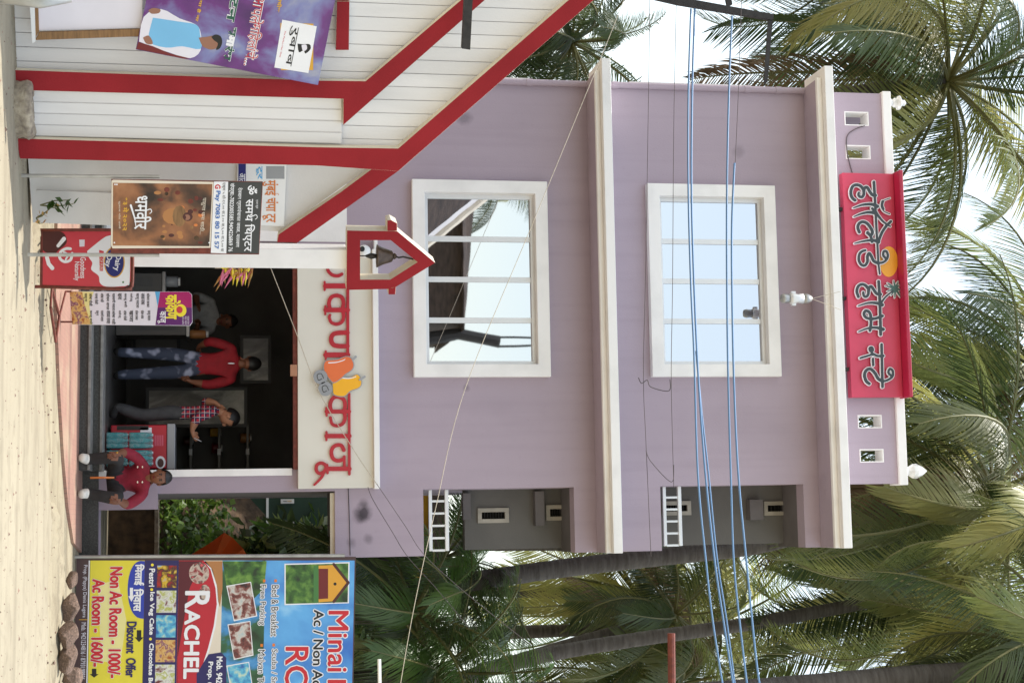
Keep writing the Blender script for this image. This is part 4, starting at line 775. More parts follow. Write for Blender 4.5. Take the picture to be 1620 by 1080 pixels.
for i in range(12):
    hh = 132 + i * 9.1; wl = [13, 20, 17, 14, 26, 27, 10, 22, 13, 23, 18, 22][i]
    text(MP, words[i], hh, hh + 5.5, 464, 464 + wl, 0.0018, bold=0.02).build('lettering', 'p_black', ms_)
    if i: text(MP, words[(i * 5 + 2) % 12], hh, hh + 5.5, 491, 491 + [0, 22, 8, 17, 21, 22, 12, 16, 18, 15, 13, 16][i], 0.0018, bold=0.02).build('lettering', 'p_black', ms_)
MB().tube([MP.at(*p) for p in ((104, 461), (113, 461))], 0.009, 6).build('leg', 'rust', ms_); MB().tube([MP.at(*p) for p in ((93, 509), (115, 509))], 0.009, 6).build('leg', 'rust', ms_)
b1, b2, b3, b4 = PZ(82, 456, 0.04), PZ(80, 486, 0.04), PZ(88, 541, 0.04), PZ(94, 500, 0.04)
for a, b in ((b1, b2), (b2, b3), (b4, b3), (b1, b4)): MB().tube([a, b], 0.012, 6).build('foot_bar', 'rust', ms_)
MB().tube([b4, MP.at(104, 461)], 0.01, 6).build('brace', 'rust', ms_)

# ------------------------------------------------------------------ tall guest-house hoarding
MS = Plane((0, 17.45, 0), (0, -1, 0)); hb = thing('hoarding', 'tall printed guest-house hoarding with yellow room-rate panel beside the house', 'hoarding', MS.at(124, 980))
poly(MS, [(121, 882), (563, 880), (558, 1140), (116, 1140)], -0.05, 0.0).build('board', 'p_brown', hb)
MB().tube([MS.at(118, 880) + Vector((0, -0.01, -0.1)), MS.at(545, 878) + Vector((0, -0.01, 0))], 0.018, 10).build('post', 'steel', hb)
R_ = lambda h0, h1, u0, u1, mt, lv, nm: rect(MS, h0 - 0.02 * (u0 - 885), h1 - 0.02 * (u0 - 885), u0, u1, 0.0006 * lv, 0.0006 * lv + 0.0004, dh=-0.02 * (u1 - u0)).build(nm, mt, hb)
T0 = text
def halo(pl, b, h0, h1, u0, u1, off, d, bold, dh, th, mt='p_white'):
    mb = MB(); vs, fs, lay = glyphs(b, bold)
    for i in range(8):
        a = math.pi * i / 4; x, y = d * math.cos(a), d * math.sin(a)
        mb.add([pl.at(h0 + y + q * (h1 - h0) + p_ * dh, u0 + x + p_ * (u1 - u0)) + pl.n * (off + 0.00006 * (i * 5 + lay[k_])) for k_, (p_, q) in enumerate(vs)], fs)
    mb.build('letter_outline', mt, th)
def bold_line(b, h0, h1, u0, u1, off, bold, dh, mt):
    mb = MB(); vs, fs, lay = glyphs(b, 0.0); d = bold * 22
    for i in range(9 if bold > 0.005 else 1):
        a = math.pi * i / 4; x, y = (d * math.cos(a), d * math.sin(a)) if i < 8 and bold > 0.005 else (0, 0)
        mb.add([MS.at(h0 + y + q * (h1 - h0) + p_ * dh, u0 + x + p_ * (u1 - u0)) + MS.n * (off + 0.00006 * (i * 5 + lay[k_])) for k_, (p_, q) in enumerate(vs)], fs)
    mb.build('lettering', mt, hb)
T_ = lambda b, h0, h1, u0, u1, mt, bold=0.02, out=None, lv=4, sl=-0.022: ((halo(MS, b, h0, h1, u0, u1, 0.0006 * lv, out * 32 + bold * 16, 0.0, sl * (u1 - u0), hb) if out else None), bold_line(b, h0, h1, u0, u1, 0.0006 * lv + 0.0030, bold, sl * (u1 - u0), mt))
Q_ = lambda pts, mt, lv, nm: poly(MS, pts, 0.0006 * lv, 0.0006 * lv + 0.0004).build(nm, mt, hb)
R_(143, 229, 886, 1138, 'p_yellow', 1, 'rate_panel'); R_(230, 283, 886, 1138, 'p_navy', 1, 'navy_band'); R_(283, 352, 886, 1138, 'p_cream', 1, 'sand_field'); R_(352, 420, 886, 1138, 'print_beach', 1, 'beach_picture'); R_(420, 561, 886, 1138, 'print_sea', 1, 'sea_picture')
R_(140.5, 142.2, 886, 1138, 'p_white', 1, 'white_line'); Q_([(155, 925), (186, 915), (200, 980), (190, 1050), (160, 1045)], 'p_lemon', 2, 'pale_glow')
T_('Prop. (Papya) Denis Lugera', 131, 138.5, 893, 976, 'p_pale', 0.0); T_('Mob. 9421234816 / 8793199836', 129, 136.5, 984, 1074, 'p_pale', 0.0); R_(127, 141, 979, 980, 'p_gold', 2, 'divider')
T_('Ac Room - 1600/-', 147, 165, 916, 1053, 'p_red', 0.04, 0.03); T_('Non Ac Room - 1000/-', 175, 193.5, 897, 1071, 'p_red', 0.04, 0.03); T_('Discount  Offer', 201, 216, 983, 1070, 'p_navy', 0.03)
def arrow(h, u, L, wd, mt, lv): Q_([(h - wd * .5, u), (h + wd * .5, u), (h + wd * .5, u + L * .6), (h + wd, u + L * .6), (h, u + L), (h - wd, u + L * .6), (h - wd * .5, u + L * .6)], mt, lv, 'arrow')
arrow(149, 1057, 14, 7, 'p_black', 5); arrow(220, 996, 19, 7, 'p_black', 5)
Q_([(229, 887)] + [(229 - 27 * math.sin(R(t * 9)) ** 0.7, 932 - 46 * math.cos(R(t * 9))) for t in range(0, 21)][1:-1] + [(227.5, 978)], 'p_blue', 3, 'blue_oval'); arrow(208, 929, 22, 5, 'p_white', 6)
T_('िमलाई', 213, 228, 892, 925, 'p_white', 0.03, lv=5); T_('िनवास', 212, 227, 931, 966, 'p_white', 0.03, lv=5)
T_('Pestri', 236.5, 245, 899, 927, 'p_white', 0.02); T_('Ice Veg Cake', 236, 244.5, 936, 1003, 'p_white', 0.02); T_('Chocolate Bouquet', 234.5, 243, 1017, 1112, 'p_white', 0.02)
for hh, uu in ((241, 893), (240, 932), (238, 1010)): Q_(ell(hh, uu, 2.3, 2.3, 12), 'p_amber', 4, 'bullet')
for i, (u0, mt) in enumerate(((894, 'print_fruit'), (933.5, 'print_plate'), (972.5, 'print_aqua'), (1011.5, 'print_food'), (1050.5, 'print_plate'), (1090, 'print_fruit'))): R_(249, 280, u0, u0 + 35, mt, 3, 'food_photo')
cur = [(283, 886), (322, 886), (333, 900), (341, 930), (343, 955), (338, 990), (329, 1025), (316, 1065), (300, 1110), (281, 1138), (278, 1138)]
Q_([(h + (3 if 0 < i < 9 else 0), u + 0.5) for i, (h, u) in enumerate(cur)], 'p_white', 2, 'curve_line'); Q_(cur, 'p_crim', 3, 'red_field'); Q_([(283, 887), (320, 887), (300, 930), (290, 985), (281, 1040), (280, 1137), (279, 1137)], 'p_maroon', 4, 'maroon_field')
Q_(ell(315, 906, 16, 17, 20), 'print_cake', 5, 'cake_photo'); Q_(ell(324, 938, 9, 14, 16), 'print_cake', 6, 'cake_photo')
T_('R', 294, 331, 935, 961, 'p_white', 0.05, lv=8); T_('ACHEL', 293, 316, 963, 1072, 'p_white', 0.05, lv=8)
Q_([(322, 887), (352, 887), (352, 930), (348, 960), (345, 950), (343, 925), (334, 898)], 'p_sandy', 2, 'wet_sand')
Q_([(311, 1065), (330, 1034), (350, 1031), (358, 1040), (358, 1138), (311, 1138)], 'p_navy', 4, 'phone_box'); T_('Mob. 9421234816', 343, 352, 1038, 1118, 'p_white', 0.02, lv=6); T_('Prop. (Papya)', 328, 337, 1046, 1116, 'p_white', 0.02, lv=6)
Q_([(352, 887), (422, 887), (418, 930), (390, 958), (362, 950)], 'print_foliage', 2, 'palm_picture')
for c4, mt in (([(358, 926), (397, 919.5), (407, 974), (370, 982)], 'print_room'), ([(360, 987), (396, 981.5), (401, 1036), (370, 1043)], 'print_room'), ([(358, 1052), (394, 1046), (402, 1100), (368, 1108)], 'print_aqua')):
    Q_(c4, 'p_white', 4, 'photo_border'); cx = sum(p[0] for p in c4) / 4; cy = sum(p[1] for p in c4) / 4; Q_([(cx + (a - cx) * .93, cy + (b - cy) * .95) for a, b in c4], mt, 5, 'room_photo')
c4 = [(450, 891), (553, 888.5), (552, 953.5), (450, 956.5)]; Q_(c4, 'p_white', 4, 'photo_border'); Q_([(452, 893), (551, 890.5), (550, 952), (452, 954.5)], 'print_foliage', 5, 'house_photo')
Q_([(504, 894), (530, 893), (549, 921), (530, 950), (504, 952)], 'p_house', 6, 'house_photo'); Q_([(504, 899), (519, 899), (519, 946), (504, 947)], 'p_dred', 7, 'house_photo'); Q_([(496, 894), (504, 895), (504, 953), (496, 953)], 'p_green', 7, 'house_photo')
strokes_slab(MS, [([(528, 892), (551, 921), (528, 951)], 2.2, 2.2, False)], 0.5, 0, 0.0045, 0.005).build('house_photo', 'p_choc', hb); Q_(ell(530, 923, 2.5, 2.5, 10), 'p_black', 8, 'house_photo')
T_('Bed & Breakfast', 430, 441, 925, 1006, 'p_black', 0.0, 0.04); T_('Free Parking', 410, 421, 924, 988, 'p_black', 0.0, 0.04); T_('Scuba / Snorkling', 428, 439, 1026, 1122, 'p_black', 0.0, 0.04); T_('Malvan Tour', 409, 419, 1027, 1098, 'p_black', 0.0, 0.04)
for hh, uu in ((436, 918), (418, 918), (433, 1019.5), (414, 1020)): R_(hh - 2 + .02 * (uu - 885), hh + 2 + .02 * (uu - 885), uu - 2.2, uu + 2.2, 'p_orange', 6, 'bullet')
T_('Minai', 520, 551, 966, 1061, 'p_red', 0.03, 0.06, lv=5, sl=-0.015); T_('B', 519, 547, 1075, 1098, 'p_red', 0.03, 0.06, lv=5); T_('Ac / Non Ac', 497, 512, 964, 1084, 'p_black', 0.02, 0.06, lv=5); T_('ROOMS', 452, 488, 1023, 1200, 'p_red', 0.03, 0.06, lv=5)

# ------------------------------------------------------------------ banner and board propped against the plank wall
BP = Plane(WP.p + WN * 0.22, WN); bn = thing('leaning_banner', 'glossy purple event banner with a man in a pale blue waistcoat, leaning on planks', 'banner', BP.at(222, 30))
poly(BP, [(214.7, 78.7), (503, 135), (546, -78), (246, -70)], -0.02, 0.0).build('banner', 'print_banner', bn, bevel=0.003)
bz = lambda pts: [(200 + x / 4.765, y / 4.765) for x, y in pts]; bq = lambda pts, mt, lv, nm='picture', sm=True: poly(BP, spline(bz(pts + [pts[0]]), 3)[:-1] if sm else bz(pts), 0.0007 * lv, 0.0007 * lv + 0.0005).build(nm, mt, bn)
bq([(95, 315), (130, 130), (260, 70), (400, 140), (520, 185), (560, 250), (560, 380), (480, 440), (330, 400), (200, 355)], 'p_pale', 1, 'man_picture'); bq([(200, 135), (400, 165), (530, 190), (555, 260), (560, 370), (420, 350), (300, 360), (170, 310)], 'p_vest', 2, 'man_picture')
bq([(545, 285), (600, 280), (680, 270), (700, 310), (690, 355), (640, 375), (575, 350)], 'p_skin', 3, 'man_picture'); bq([(640, 280), (670, 262), (710, 275), (722, 320), (705, 365), (675, 375), (690, 330), (660, 305)], 'p_black', 4, 'man_picture')
bq([(165, 80), (200, 62), (255, 72), (245, 100), (190, 105)], 'p_skin', 3, 'man_picture'); bq([(125, 285), (170, 270), (200, 330), (150, 330)], 'p_skin', 3, 'man_picture')
bq([(75, 370), (90, 318), (200, 350), (330, 405), (480, 442), (440, 445)], 'p_dred', 2, 'man_picture', False)
bq([(1175, 150), (1435, 200), (1372, 552), (1115, 510)], 'p_white', 2, 'name_card', False); bq([(1160, 175), (1410, 180), (1408, 530), (1165, 530)], 'p_gold', 1, 'name_card', False)
tb_ = lambda b, h0, u0, L, Hh, mt, bold=0.02, lv=4: text(BP, b, 200 + h0 / 4.765, 200 + (h0 + Hh) / 4.765, u0 / 4.765, (u0 + L) / 4.765, 0.0007 * lv, bold=bold, dh=-0.2 * L / 4.765, du=0.2 * Hh / 4.765).build('lettering', mt, bn)
tb_('रुबाब', 1240, 190, 300, 62, 'p_black', 0.004); bq([(1290, 330), (1330, 335), (1380, 335), (1388, 370), (1350, 405), (1335, 380), (1300, 395)], 'p_black', 4, 'card_emblem'); bq([(1320, 340), (1355, 338), (1360, 372), (1330, 385)], 'p_pale', 5, 'card_emblem'); tb_('The Perfect Hair Shop', 1190, 232, 200, 14, 'p_dairy', 0.0)
tb_('घाटन', 815, -170, 330, 62, 'p_white', 0.07, 3); tb_('घाटन', 817, -168, 326, 58, 'p_dgreen', 0.03); tb_('समारंभ', 775, 198, 255, 75, 'p_white', 0.07, 3); tb_('समारंभ', 777, 200, 250, 70, 'p_dgreen', 0.03)
tb_('आपले', 965, -40, 220, 110, 'p_white', 0.05, 3); tb_('आपले', 967, -38, 216, 106, 'p_crim', 0.0); tb_('मिहलांचे...', 930, 170, 320, 110, 'p_white', 0.05, 3); tb_('मिहलांचे...', 932, 172, 316, 106, 'p_crim', 0.0)
tb_('काया है ना', 560, -60, 220, 30, 'p_gold', 0.03); tb_('नगराधीश', 1160, -80, 170, 34, 'p_gold', 0.03)
wp_ = Plane(WP.p + WN * 0.16, WN); wbd = thing('framed_board', 'pale blank board in a brown wooden frame leaning on the planks', 'board', wp_.at(45, 20))
poly(wp_, [(60, 48), (225, 44), (225, -80), (56, -80)], -0.012, 0.0).build('panel', 'p_pale', wbd)
poly(wp_, [(56, 63), (224, 57), (224, 45.5), (62, 50.5)], -0.02, 0.025).build('frame_bar', 'wood', wbd, bevel=0.004); poly(wp_, [(55, 62), (62, 50), (58, -80), (52, -80)], -0.02, 0.022).build('frame_bar', 'wood', wbd, bevel=0.004)
poly(wp_, [(52, 68), (57, 64), (53, -80), (42, -80)], -0.03, 0.03).build('cloth_edge', 'white', wbd)
pp0 = PZ(2, 3, 0.06); MB().tube([pp0 + Vector((-0.05, -0.05, -0.3)), PZ(0, 0, 0).lerp(pp0, 1) + Vector((-0.01, 0, 0.25)), Plane(pp0, (0, -1, 0)).at(112, -4)], [0.05, 0.045, 0.035], 12).top('grey_pipe', 'steel', 'grey pipe leaning into the lower left corner by the sand', 'pipe', smooth=True)
# ------------------------------------------------------------------ stump, rocks, sprigs
c = PZ(22, 172, 0.0); mb = MB(); rnd = random.Random(4)
mb.lathe(c, [(0.19, -0.05), (0.215, 0.02), (0.21, 0.06), (0.225, 0.10), (0.215, 0.13), (0.19, 0.145), (0.10, 0.14)], 26)
for v in mb.v: v += Vector((rnd.uniform(-1, 1), rnd.uniform(-1, 1), rnd.uniform(-1, 1))) * 0.008
mb.top('concrete_stump', 'concrete', 'round worn concrete stump in the sand before the planks', 'stump', smooth=True)
def rock(p, r, seed, label, m='rock', fl=0.75):
    rnd = random.Random(seed); bm = bmesh.new(); bmesh.ops.create_icosphere(bm, subdivisions=3, radius=1); ax = [(Vector((rnd.gauss(0, 1), rnd.gauss(0, 1), rnd.gauss(0, 1))).normalized(), rnd.uniform(0.55, 0.9)) for _ in range(14)]
    for v in bm.verts:
        d = v.co.normalized(); k_ = 1.0
        for a, t in ax:
            q = d.dot(a)
            if q > 0: k_ = min(k_, t / q)
        v.co = d * (k_ + rnd.uniform(-0.012, 0.012))
    me = bpy.data.meshes.new('rock'); bm.to_mesh(me); bm.free(); me.materials.append(M[m]); o = bpy.data.objects.new('rock', me); COL.objects.link(o)
    o.scale = (r[0], r[1], r[2]); o.location = Vector(p) + Vector((0, 0, r[2] * fl)); o.rotation_euler = (0, 0, rnd.uniform(-0.4, 0.4)); return tag(o, label, 'rock', 'rocks under the hoarding')
for h, u, r_, lb in ((96, 962, (0.155, 0.13, 0.12), 'large pitted brown rock at the foot of the yellow panel'), (92, 1005, (0.15, 0.12, 0.105), 'flat-topped tan rock right of the largest rock'), (93, 1040, (0.16, 0.13, 0.10), 'dark grey rock third along the hoarding foot'), (98, 1072, (0.17, 0.14, 0.11), 'yellowish rock at the right edge under the hoarding'), (106, 917, (0.11, 0.09, 0.07), 'small half-buried rock near the hoarding post')):
    p = PZ(h, u, 0.03); rock(p, r_, int(u), lb)
def sprig(name, label, cat, base, stems, leafm, lf, seed, group=None):
    rnd = random.Random(seed); t = thing(name, label, cat, base, group=group); lv = MB()
    sm = MB()
    for top, n in stems:
        p0 = Vector(base); p2 = Vector(top); mid = (p0 + p2) / 2 + Vector((rnd.uniform(-.03, .03), 0, 0)); sm.tube([p0, mid, p2], [0.006, 0.005, 0.003], 5)
        for i in range(n):
            a = p0.lerp(p2, 0.35 + 0.65 * i / max(1, n - 1)); d = Vector((rnd.uniform(-1, 1), rnd.uniform(-1, 0.4), rnd.uniform(-0.3, 0.8))).normalized(); sd = d.cross(Vector((0, 0, 1))).normalized() * lf * 0.35
            q = [a, a + d * lf * 0.4 + sd, a + d * lf, a + d * lf * 0.4 - sd]; m_ = a + d * lf * 0.5 - Vector((0, 0, lf * 0.12)); lv.add([q[0], q[1], q[2], q[3], m_], [(0, 1, 4), (1, 2, 4), (2, 3, 4), (3, 0, 4)])
    sm.build('stem', 'rachis', t); lv.build('leaves', leafm, t); return t
wq = lambda h, u: W2P.at(h, u) + WN * 0.12
sprig('wall_weed', 'small green leafy weed growing against the white recessed wall', 'weed', wq(66, 318), [(wq(112, 310), 7), (wq(118, 316), 6), (wq(95, 324), 4)], 'leaf_green', 0.075, 3)
sprig('dry_weed', 'thin dry weed stalk beside the dairy board', 'weed', wq(60, 338), [(wq(88, 318), 3), (wq(70, 346), 3), (wq(78, 326), 3)], 'dry_leaf', 0.05, 5)
# dried garland at the shop's left jamb
ga = Plane((0, DF - 0.2, 0), (0, -1, 0)); gt2 = thing('door_garland', 'dry yellow and orange leaf garland hanging at the shop doorway', 'garland', ga.at(345, 428)); rnd = random.Random(9); lv = [MB(), MB(), MB()]
for i in range(46):
    a = ga.at(rnd.uniform(352, 402), rnd.uniform(420, 428)); d = Vector((rnd.uniform(0.0, 0.25), rnd.uniform(-0.12, 0.05), rnd.uniform(-0.14, 0.03))); sd = d.cross(Vector((0, 1, 0.3))).normalized() * 0.016
    lv[i % 3].add([a, a + d * .5 + sd, a + d, a + d * .5 - sd, a + d * .5 - Vector((0, 0.012, 0))], [(0, 1, 4), (1, 2, 4), (2, 3, 4), (3, 0, 4)])
for b_, m_ in zip(lv, ('dry_leaf', 'p_amber', 'p_pink')): b_.build('leaves', m_, gt2)
MB().tube([ga.at(340, 424), ga.at(466, 422)], 0.006, 5).build('cord', 'rope', gt2)
# ------------------------------------------------------------------ cables
def cable(name, pts, Y, r_, m_, label, slope=0.0):
    q = spline(pts, 8); MB().tube([P(h, u, Y + slope * (u - 540)) for h, u in q], r_, 6).top(name, m_, label, 'cable', smooth=True)
cable('power_cable', [(1093, 14), (1089, 150), (1089, 300), (1093, 450), (1098, 560), (1104, 750), (1117, 890), (1128, 985), (1146, 1100)], 16.6, 0.0108, 'blue_cable', 'lowest blue overhead cable crossing from bracket to palms')
cable('power_cable', [(1099, 14), (1095, 150), (1094, 300), (1098, 450), (1105, 600), (1116, 750), (1131, 890), (1145, 985), (1158, 1070), (1164, 1110)], 16.65, 0.0112, 'blue_cable', 'second blue overhead cable reaching the right-hand edge')
cable('power_cable', [(1101, 555), (1110, 650), (1121, 750), (1134, 880), (1150, 985), (1166, 1110)], 16.72, 0.0095, 'blue_cable', 'blue cable starting midway and running beside the second one')
cable('power_cable', [(1158, 26), (1153, 150), (1150, 300), (1150, 450), (1152, 600), (1156, 750), (1161, 890), (1172, 1000), (1184, 1100)], 16.55, 0.0108, 'blue_cable', 'third blue overhead cable crossing the upper window')
cable('power_cable', [(1162, 258), (1158, 350), (1158, 450), (1161, 600), (1168, 750), (1181, 890), (1196, 1040), (1206, 1110)], 16.5, 0.0112, 'blue_cable', 'uppermost blue overhead cable starting above the window')
cable('rope_line', [(1000, -30), (985, 5), (952, 88), (840, 360), (735, 617), (690, 800), (655, 960), (632, 1090)], 15.5, 0.0034, 'rope', 'pale string running diagonally across the lower window')
cable('rope_line', [(428, 423), (470, 530), (505, 620), (560, 712), (598, 768)], DF - 0.24, 0.0045, 'rope', 'pale string slanting across the red shop lettering')
cable('service_wire', [(596, 765), (640, 830), (672, 878), (740, 940), (840, 1020)], 17.2, 0.0032, 'thin_cable', 'thin wire from the fascia corner into the palm leaves')
cable('service_wire', [(582, 770), (590, 790), (620, 840), (645, 880), (690, 930), (740, 990)], 17.3, 0.0035, 'thin_cable', 'dark wire falling behind the hoarding from the fascia')
for pts, lb in (([(1028, 0), (1026, 150), (1022, 400), (1018, 590), (1022, 700), (1030, 880)], 'thin dark wire along the wall below the upper window'), ([(1070, 0), (1066, 200), (1064, 450), (1062, 600), (1066, 770)], 'thin dark wire crossing the upper window low down'), ([(1173, 0), (1168, 150), (1163, 260)], 'thin dark wire joining the uppermost blue cable')):
    cable('service_wire', pts, DF - 0.7 if 'joining' not in lb else 16.5, 0.0035, 'thin_cable', lb)
cable('service_wire', [(1010, 597), (1015, 606), (1024, 601), (1030, 612), (1058, 618), (1060, 600)], DF - 0.7, 0.005, 'thin_cable', 'looped wire end below the right corner of the upper window')
cable('service_wire', [(1022, 712), (1030, 730), (1062, 762), (1066, 735)], DF - 0.7, 0.004, 'thin_cable', 'bent wire end just left of the upper balcony')
cable('wall_wire', [(551, 772), (553, 830), (554, 878)], DF - 0.01, 0.004, 'black', 'black wire down the wall right of the cream fascia')
pe = P(1064, 1190, 14.5); rpp = thing('rusty_pipe', 'rusty brown pipe end projecting from the right edge among palms', 'pipe', (pe.x, pe.y, 0)); MB().tube([P(1062, 1001, 14.5), pe], 0.036, 10).build('arm', 'rust', rpp); MB().tube([(pe.x, pe.y, 0), (pe.x, pe.y, pe.z + 0.2)], 0.05, 10).build('post', 'rust', rpp)
MB().tube([P(600, 1042, 14.5), P(602, 1182, 14.5)], 0.0155, 8).top('white_rod', 'white', 'short white rod at the right edge above the hoarding', 'rod')
# ------------------------------------------------------------------ inside the shop
Y1 = DF + 3.88; IP = Plane((0, Y1, 0), (0, -1, 0))
def panel(name, label, cat, h0, h1, u0, u1, m_, Y=Y1, fm='black'):
    x0, x1, z0, z1 = frect(h0, h1, u0, u1, Y); t = thing(name, label, cat, ((x0 + x1) / 2, Y, z0))
    MB().box(x0 - 0.04, x1 + 0.04, Y - 0.05, Y - 0.001, z0 - 0.04, z1 + 0.04).build('frame', fm, t); MB().box(x0, x1, Y - 0.06, Y - 0.0505, z0, z1).build('pane', m_, t); return t
panel('glass_door', 'dark-framed glass door pane with a painted foliage reflection behind the man in checks', 'door', 236, 386, 618, 671, 'painted_reflection', DF + 2.6)
panel('glass_door', 'grey glass pane high behind the man in the red shirt', 'door', 385, 424, 536, 602, 'painted_reflection', DF + 2.6)
panel('glass_door', 'tall dim glass pane left of the man in the red shirt', 'door', 215, 280, 520, 560, 'taupe', DF + 3.0)
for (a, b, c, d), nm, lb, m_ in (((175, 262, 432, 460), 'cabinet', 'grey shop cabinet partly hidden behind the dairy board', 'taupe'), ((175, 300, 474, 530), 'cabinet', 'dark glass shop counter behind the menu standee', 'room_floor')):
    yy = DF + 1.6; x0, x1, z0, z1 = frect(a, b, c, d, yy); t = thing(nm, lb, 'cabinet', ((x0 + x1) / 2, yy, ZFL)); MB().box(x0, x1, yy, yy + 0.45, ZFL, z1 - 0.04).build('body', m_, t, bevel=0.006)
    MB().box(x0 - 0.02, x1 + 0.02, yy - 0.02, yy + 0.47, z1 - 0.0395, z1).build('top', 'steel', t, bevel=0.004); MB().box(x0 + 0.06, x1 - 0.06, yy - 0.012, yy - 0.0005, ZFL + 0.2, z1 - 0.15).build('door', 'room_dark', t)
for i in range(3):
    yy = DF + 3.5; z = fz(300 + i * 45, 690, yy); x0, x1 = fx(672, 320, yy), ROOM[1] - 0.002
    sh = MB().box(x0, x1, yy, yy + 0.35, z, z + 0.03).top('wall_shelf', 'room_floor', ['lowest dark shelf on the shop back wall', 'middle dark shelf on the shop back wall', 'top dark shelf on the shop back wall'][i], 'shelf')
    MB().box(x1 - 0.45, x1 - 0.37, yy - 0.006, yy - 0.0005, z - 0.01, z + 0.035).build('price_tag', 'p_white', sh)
for i, (a, b, c, d, m_) in enumerate(((300, 330, 520, 534, 'p_sandy'), (262, 285, 434, 452, 'p_grey'), (305, 322, 600, 614, 'p_dred'), (262, 282, 622, 634, 'p_gold'), (290, 306, 690, 704, 'p_choc'), (335, 352, 700, 716, 'p_dred'), (380, 398, 684, 700, 'p_sandy'), (332, 350, 676, 690, 'p_gold'))):
    yy = DF + (1.65 if i < 2 else 3.52); x0, x1, z0, z1 = frect(a, b, c, d, yy); t = thing('snack_jar', ('sand-coloured jar behind the menu standee', 'grey jar on the cabinet behind the dairy board', 'dim red jar right of the man in red', 'dim gold jar behind the man in checks', 'brown jar low on the shop shelves', 'red jar on the middle shop shelf at right', 'sand-coloured jar on the top shop shelf', 'gold jar on the middle shop shelf at left')[i], 'jar', ((x0 + x1) / 2, yy + 0.1, z0), group='jars in the shop')
    r_ = (x1 - x0) / 2; cx = (x0 + x1) / 2; hh = z1 - z0; MB().lathe((cx, yy + 0.12, z0), [(r_ * .9, 0), (r_, 0.02), (r_, hh * .8), (r_ * .7, hh * .86)], 14).build('body', m_, t, smooth=True); MB().lathe((cx, yy + 0.12, z0 + hh * .861), [(r_ * .75, 0), (r_ * .75, hh * .13)], 14).build('lid', 'white', t)
# chest freezer and shrink-wrapped bottle packs
yy = DF + 0.42; x0, x1, z0, z1 = frect(168, 277, 672, 741, yy); fzr = thing('chest_freezer', 'red chest freezer with grey lid beside the shop doorway', 'freezer', ((x0 + x1) / 2, yy, ZFL))
zl = fz(264, 700, yy); fbm = MB().box(x0, x1, yy, yy + 0.6, ZFL + 0.03, zl).build('body', 'p_crim', fzr, bevel=0.012); MB().box(x0 - 0.012, x1 + 0.012, yy - 0.015, yy + 0.62, zl + 0.0005, z1).build('lid', 'p_grey', fzr, bevel=0.01)
FP_ = Plane((0, yy, 0), (0, -1, 0)); rect(FP_, 185, 235, 673, 680, 0.0005, 0.003).build('grille', 'black', fzr); rect(FP_, 222, 240, 676, 686, 0.0005, 0.003).build('sticker', 'p_white', fzr); poly(FP_, ell(254, 731, 8, 10, 18), 0.0005, 0.003).build('sticker', 'p_white', fzr); poly(FP_, ell(254, 732, 5, 7, 18), 0.0035, 0.005).build('sticker_picture', 'p_choc', fzr)
for i in range(5): rect(FP_, 245 + i * 3, 246 + i * 3, 688, 705, 0.0005, 0.002).build('print_line', 'p_pink', fzr)
yb_ = DF + 0.02
for (a, b, c, d), lb in (((168, 203, 683, 709), 'shrink-wrapped teal water bottle pack at lower left of the stack'), ((204, 242, 683, 709), 'shrink-wrapped teal water bottle pack at upper left of the stack'), ((168, 203, 711, 737), 'shrink-wrapped teal water bottle pack at lower right of the stack'), ((204, 242, 711, 737), 'shrink-wrapped teal water bottle pack at upper right of the stack')):
    x0, x1, z0, z1 = frect(a, b, c, d, yb_); t = thing('bottle_pack', lb, 'bottle pack', ((x0 + x1) / 2, yb_ + 0.1, z0), group='bottle packs by the freezer')
    for iy in range(2):
        for ix in range(3):
            cx = x0 + (x1 - x0) * (ix + 0.5) / 3; r_ = (x1 - x0) / 6.2; hh = z1 - z0
            bo = MB().lathe((cx, yb_ + 0.04 + iy * 0.065, z0), [(r_ * .9, 0), (r_, 0.01), (r_, hh * .6), (r_ * .8, hh * .75), (r_ * .35, hh * .86), (r_ * .35, hh * .93)], 10).build('bottle', 'print_bottles', t, smooth=True)
            MB().lathe((cx, yb_ + 0.04 + iy * 0.065, z0 + hh * .931), [(r_ * .42, 0), (r_ * .42, hh * .06)], 8).build('cap', 'p_white', bo)
    MB().box(x0 + 0.002, x1 - 0.002, yb_ - 0.005, yb_ + 0.16, z0 + 0.001, z1 - 0.006).build('shrink_wrap', 'wrap_film', t, bevel=0.02)

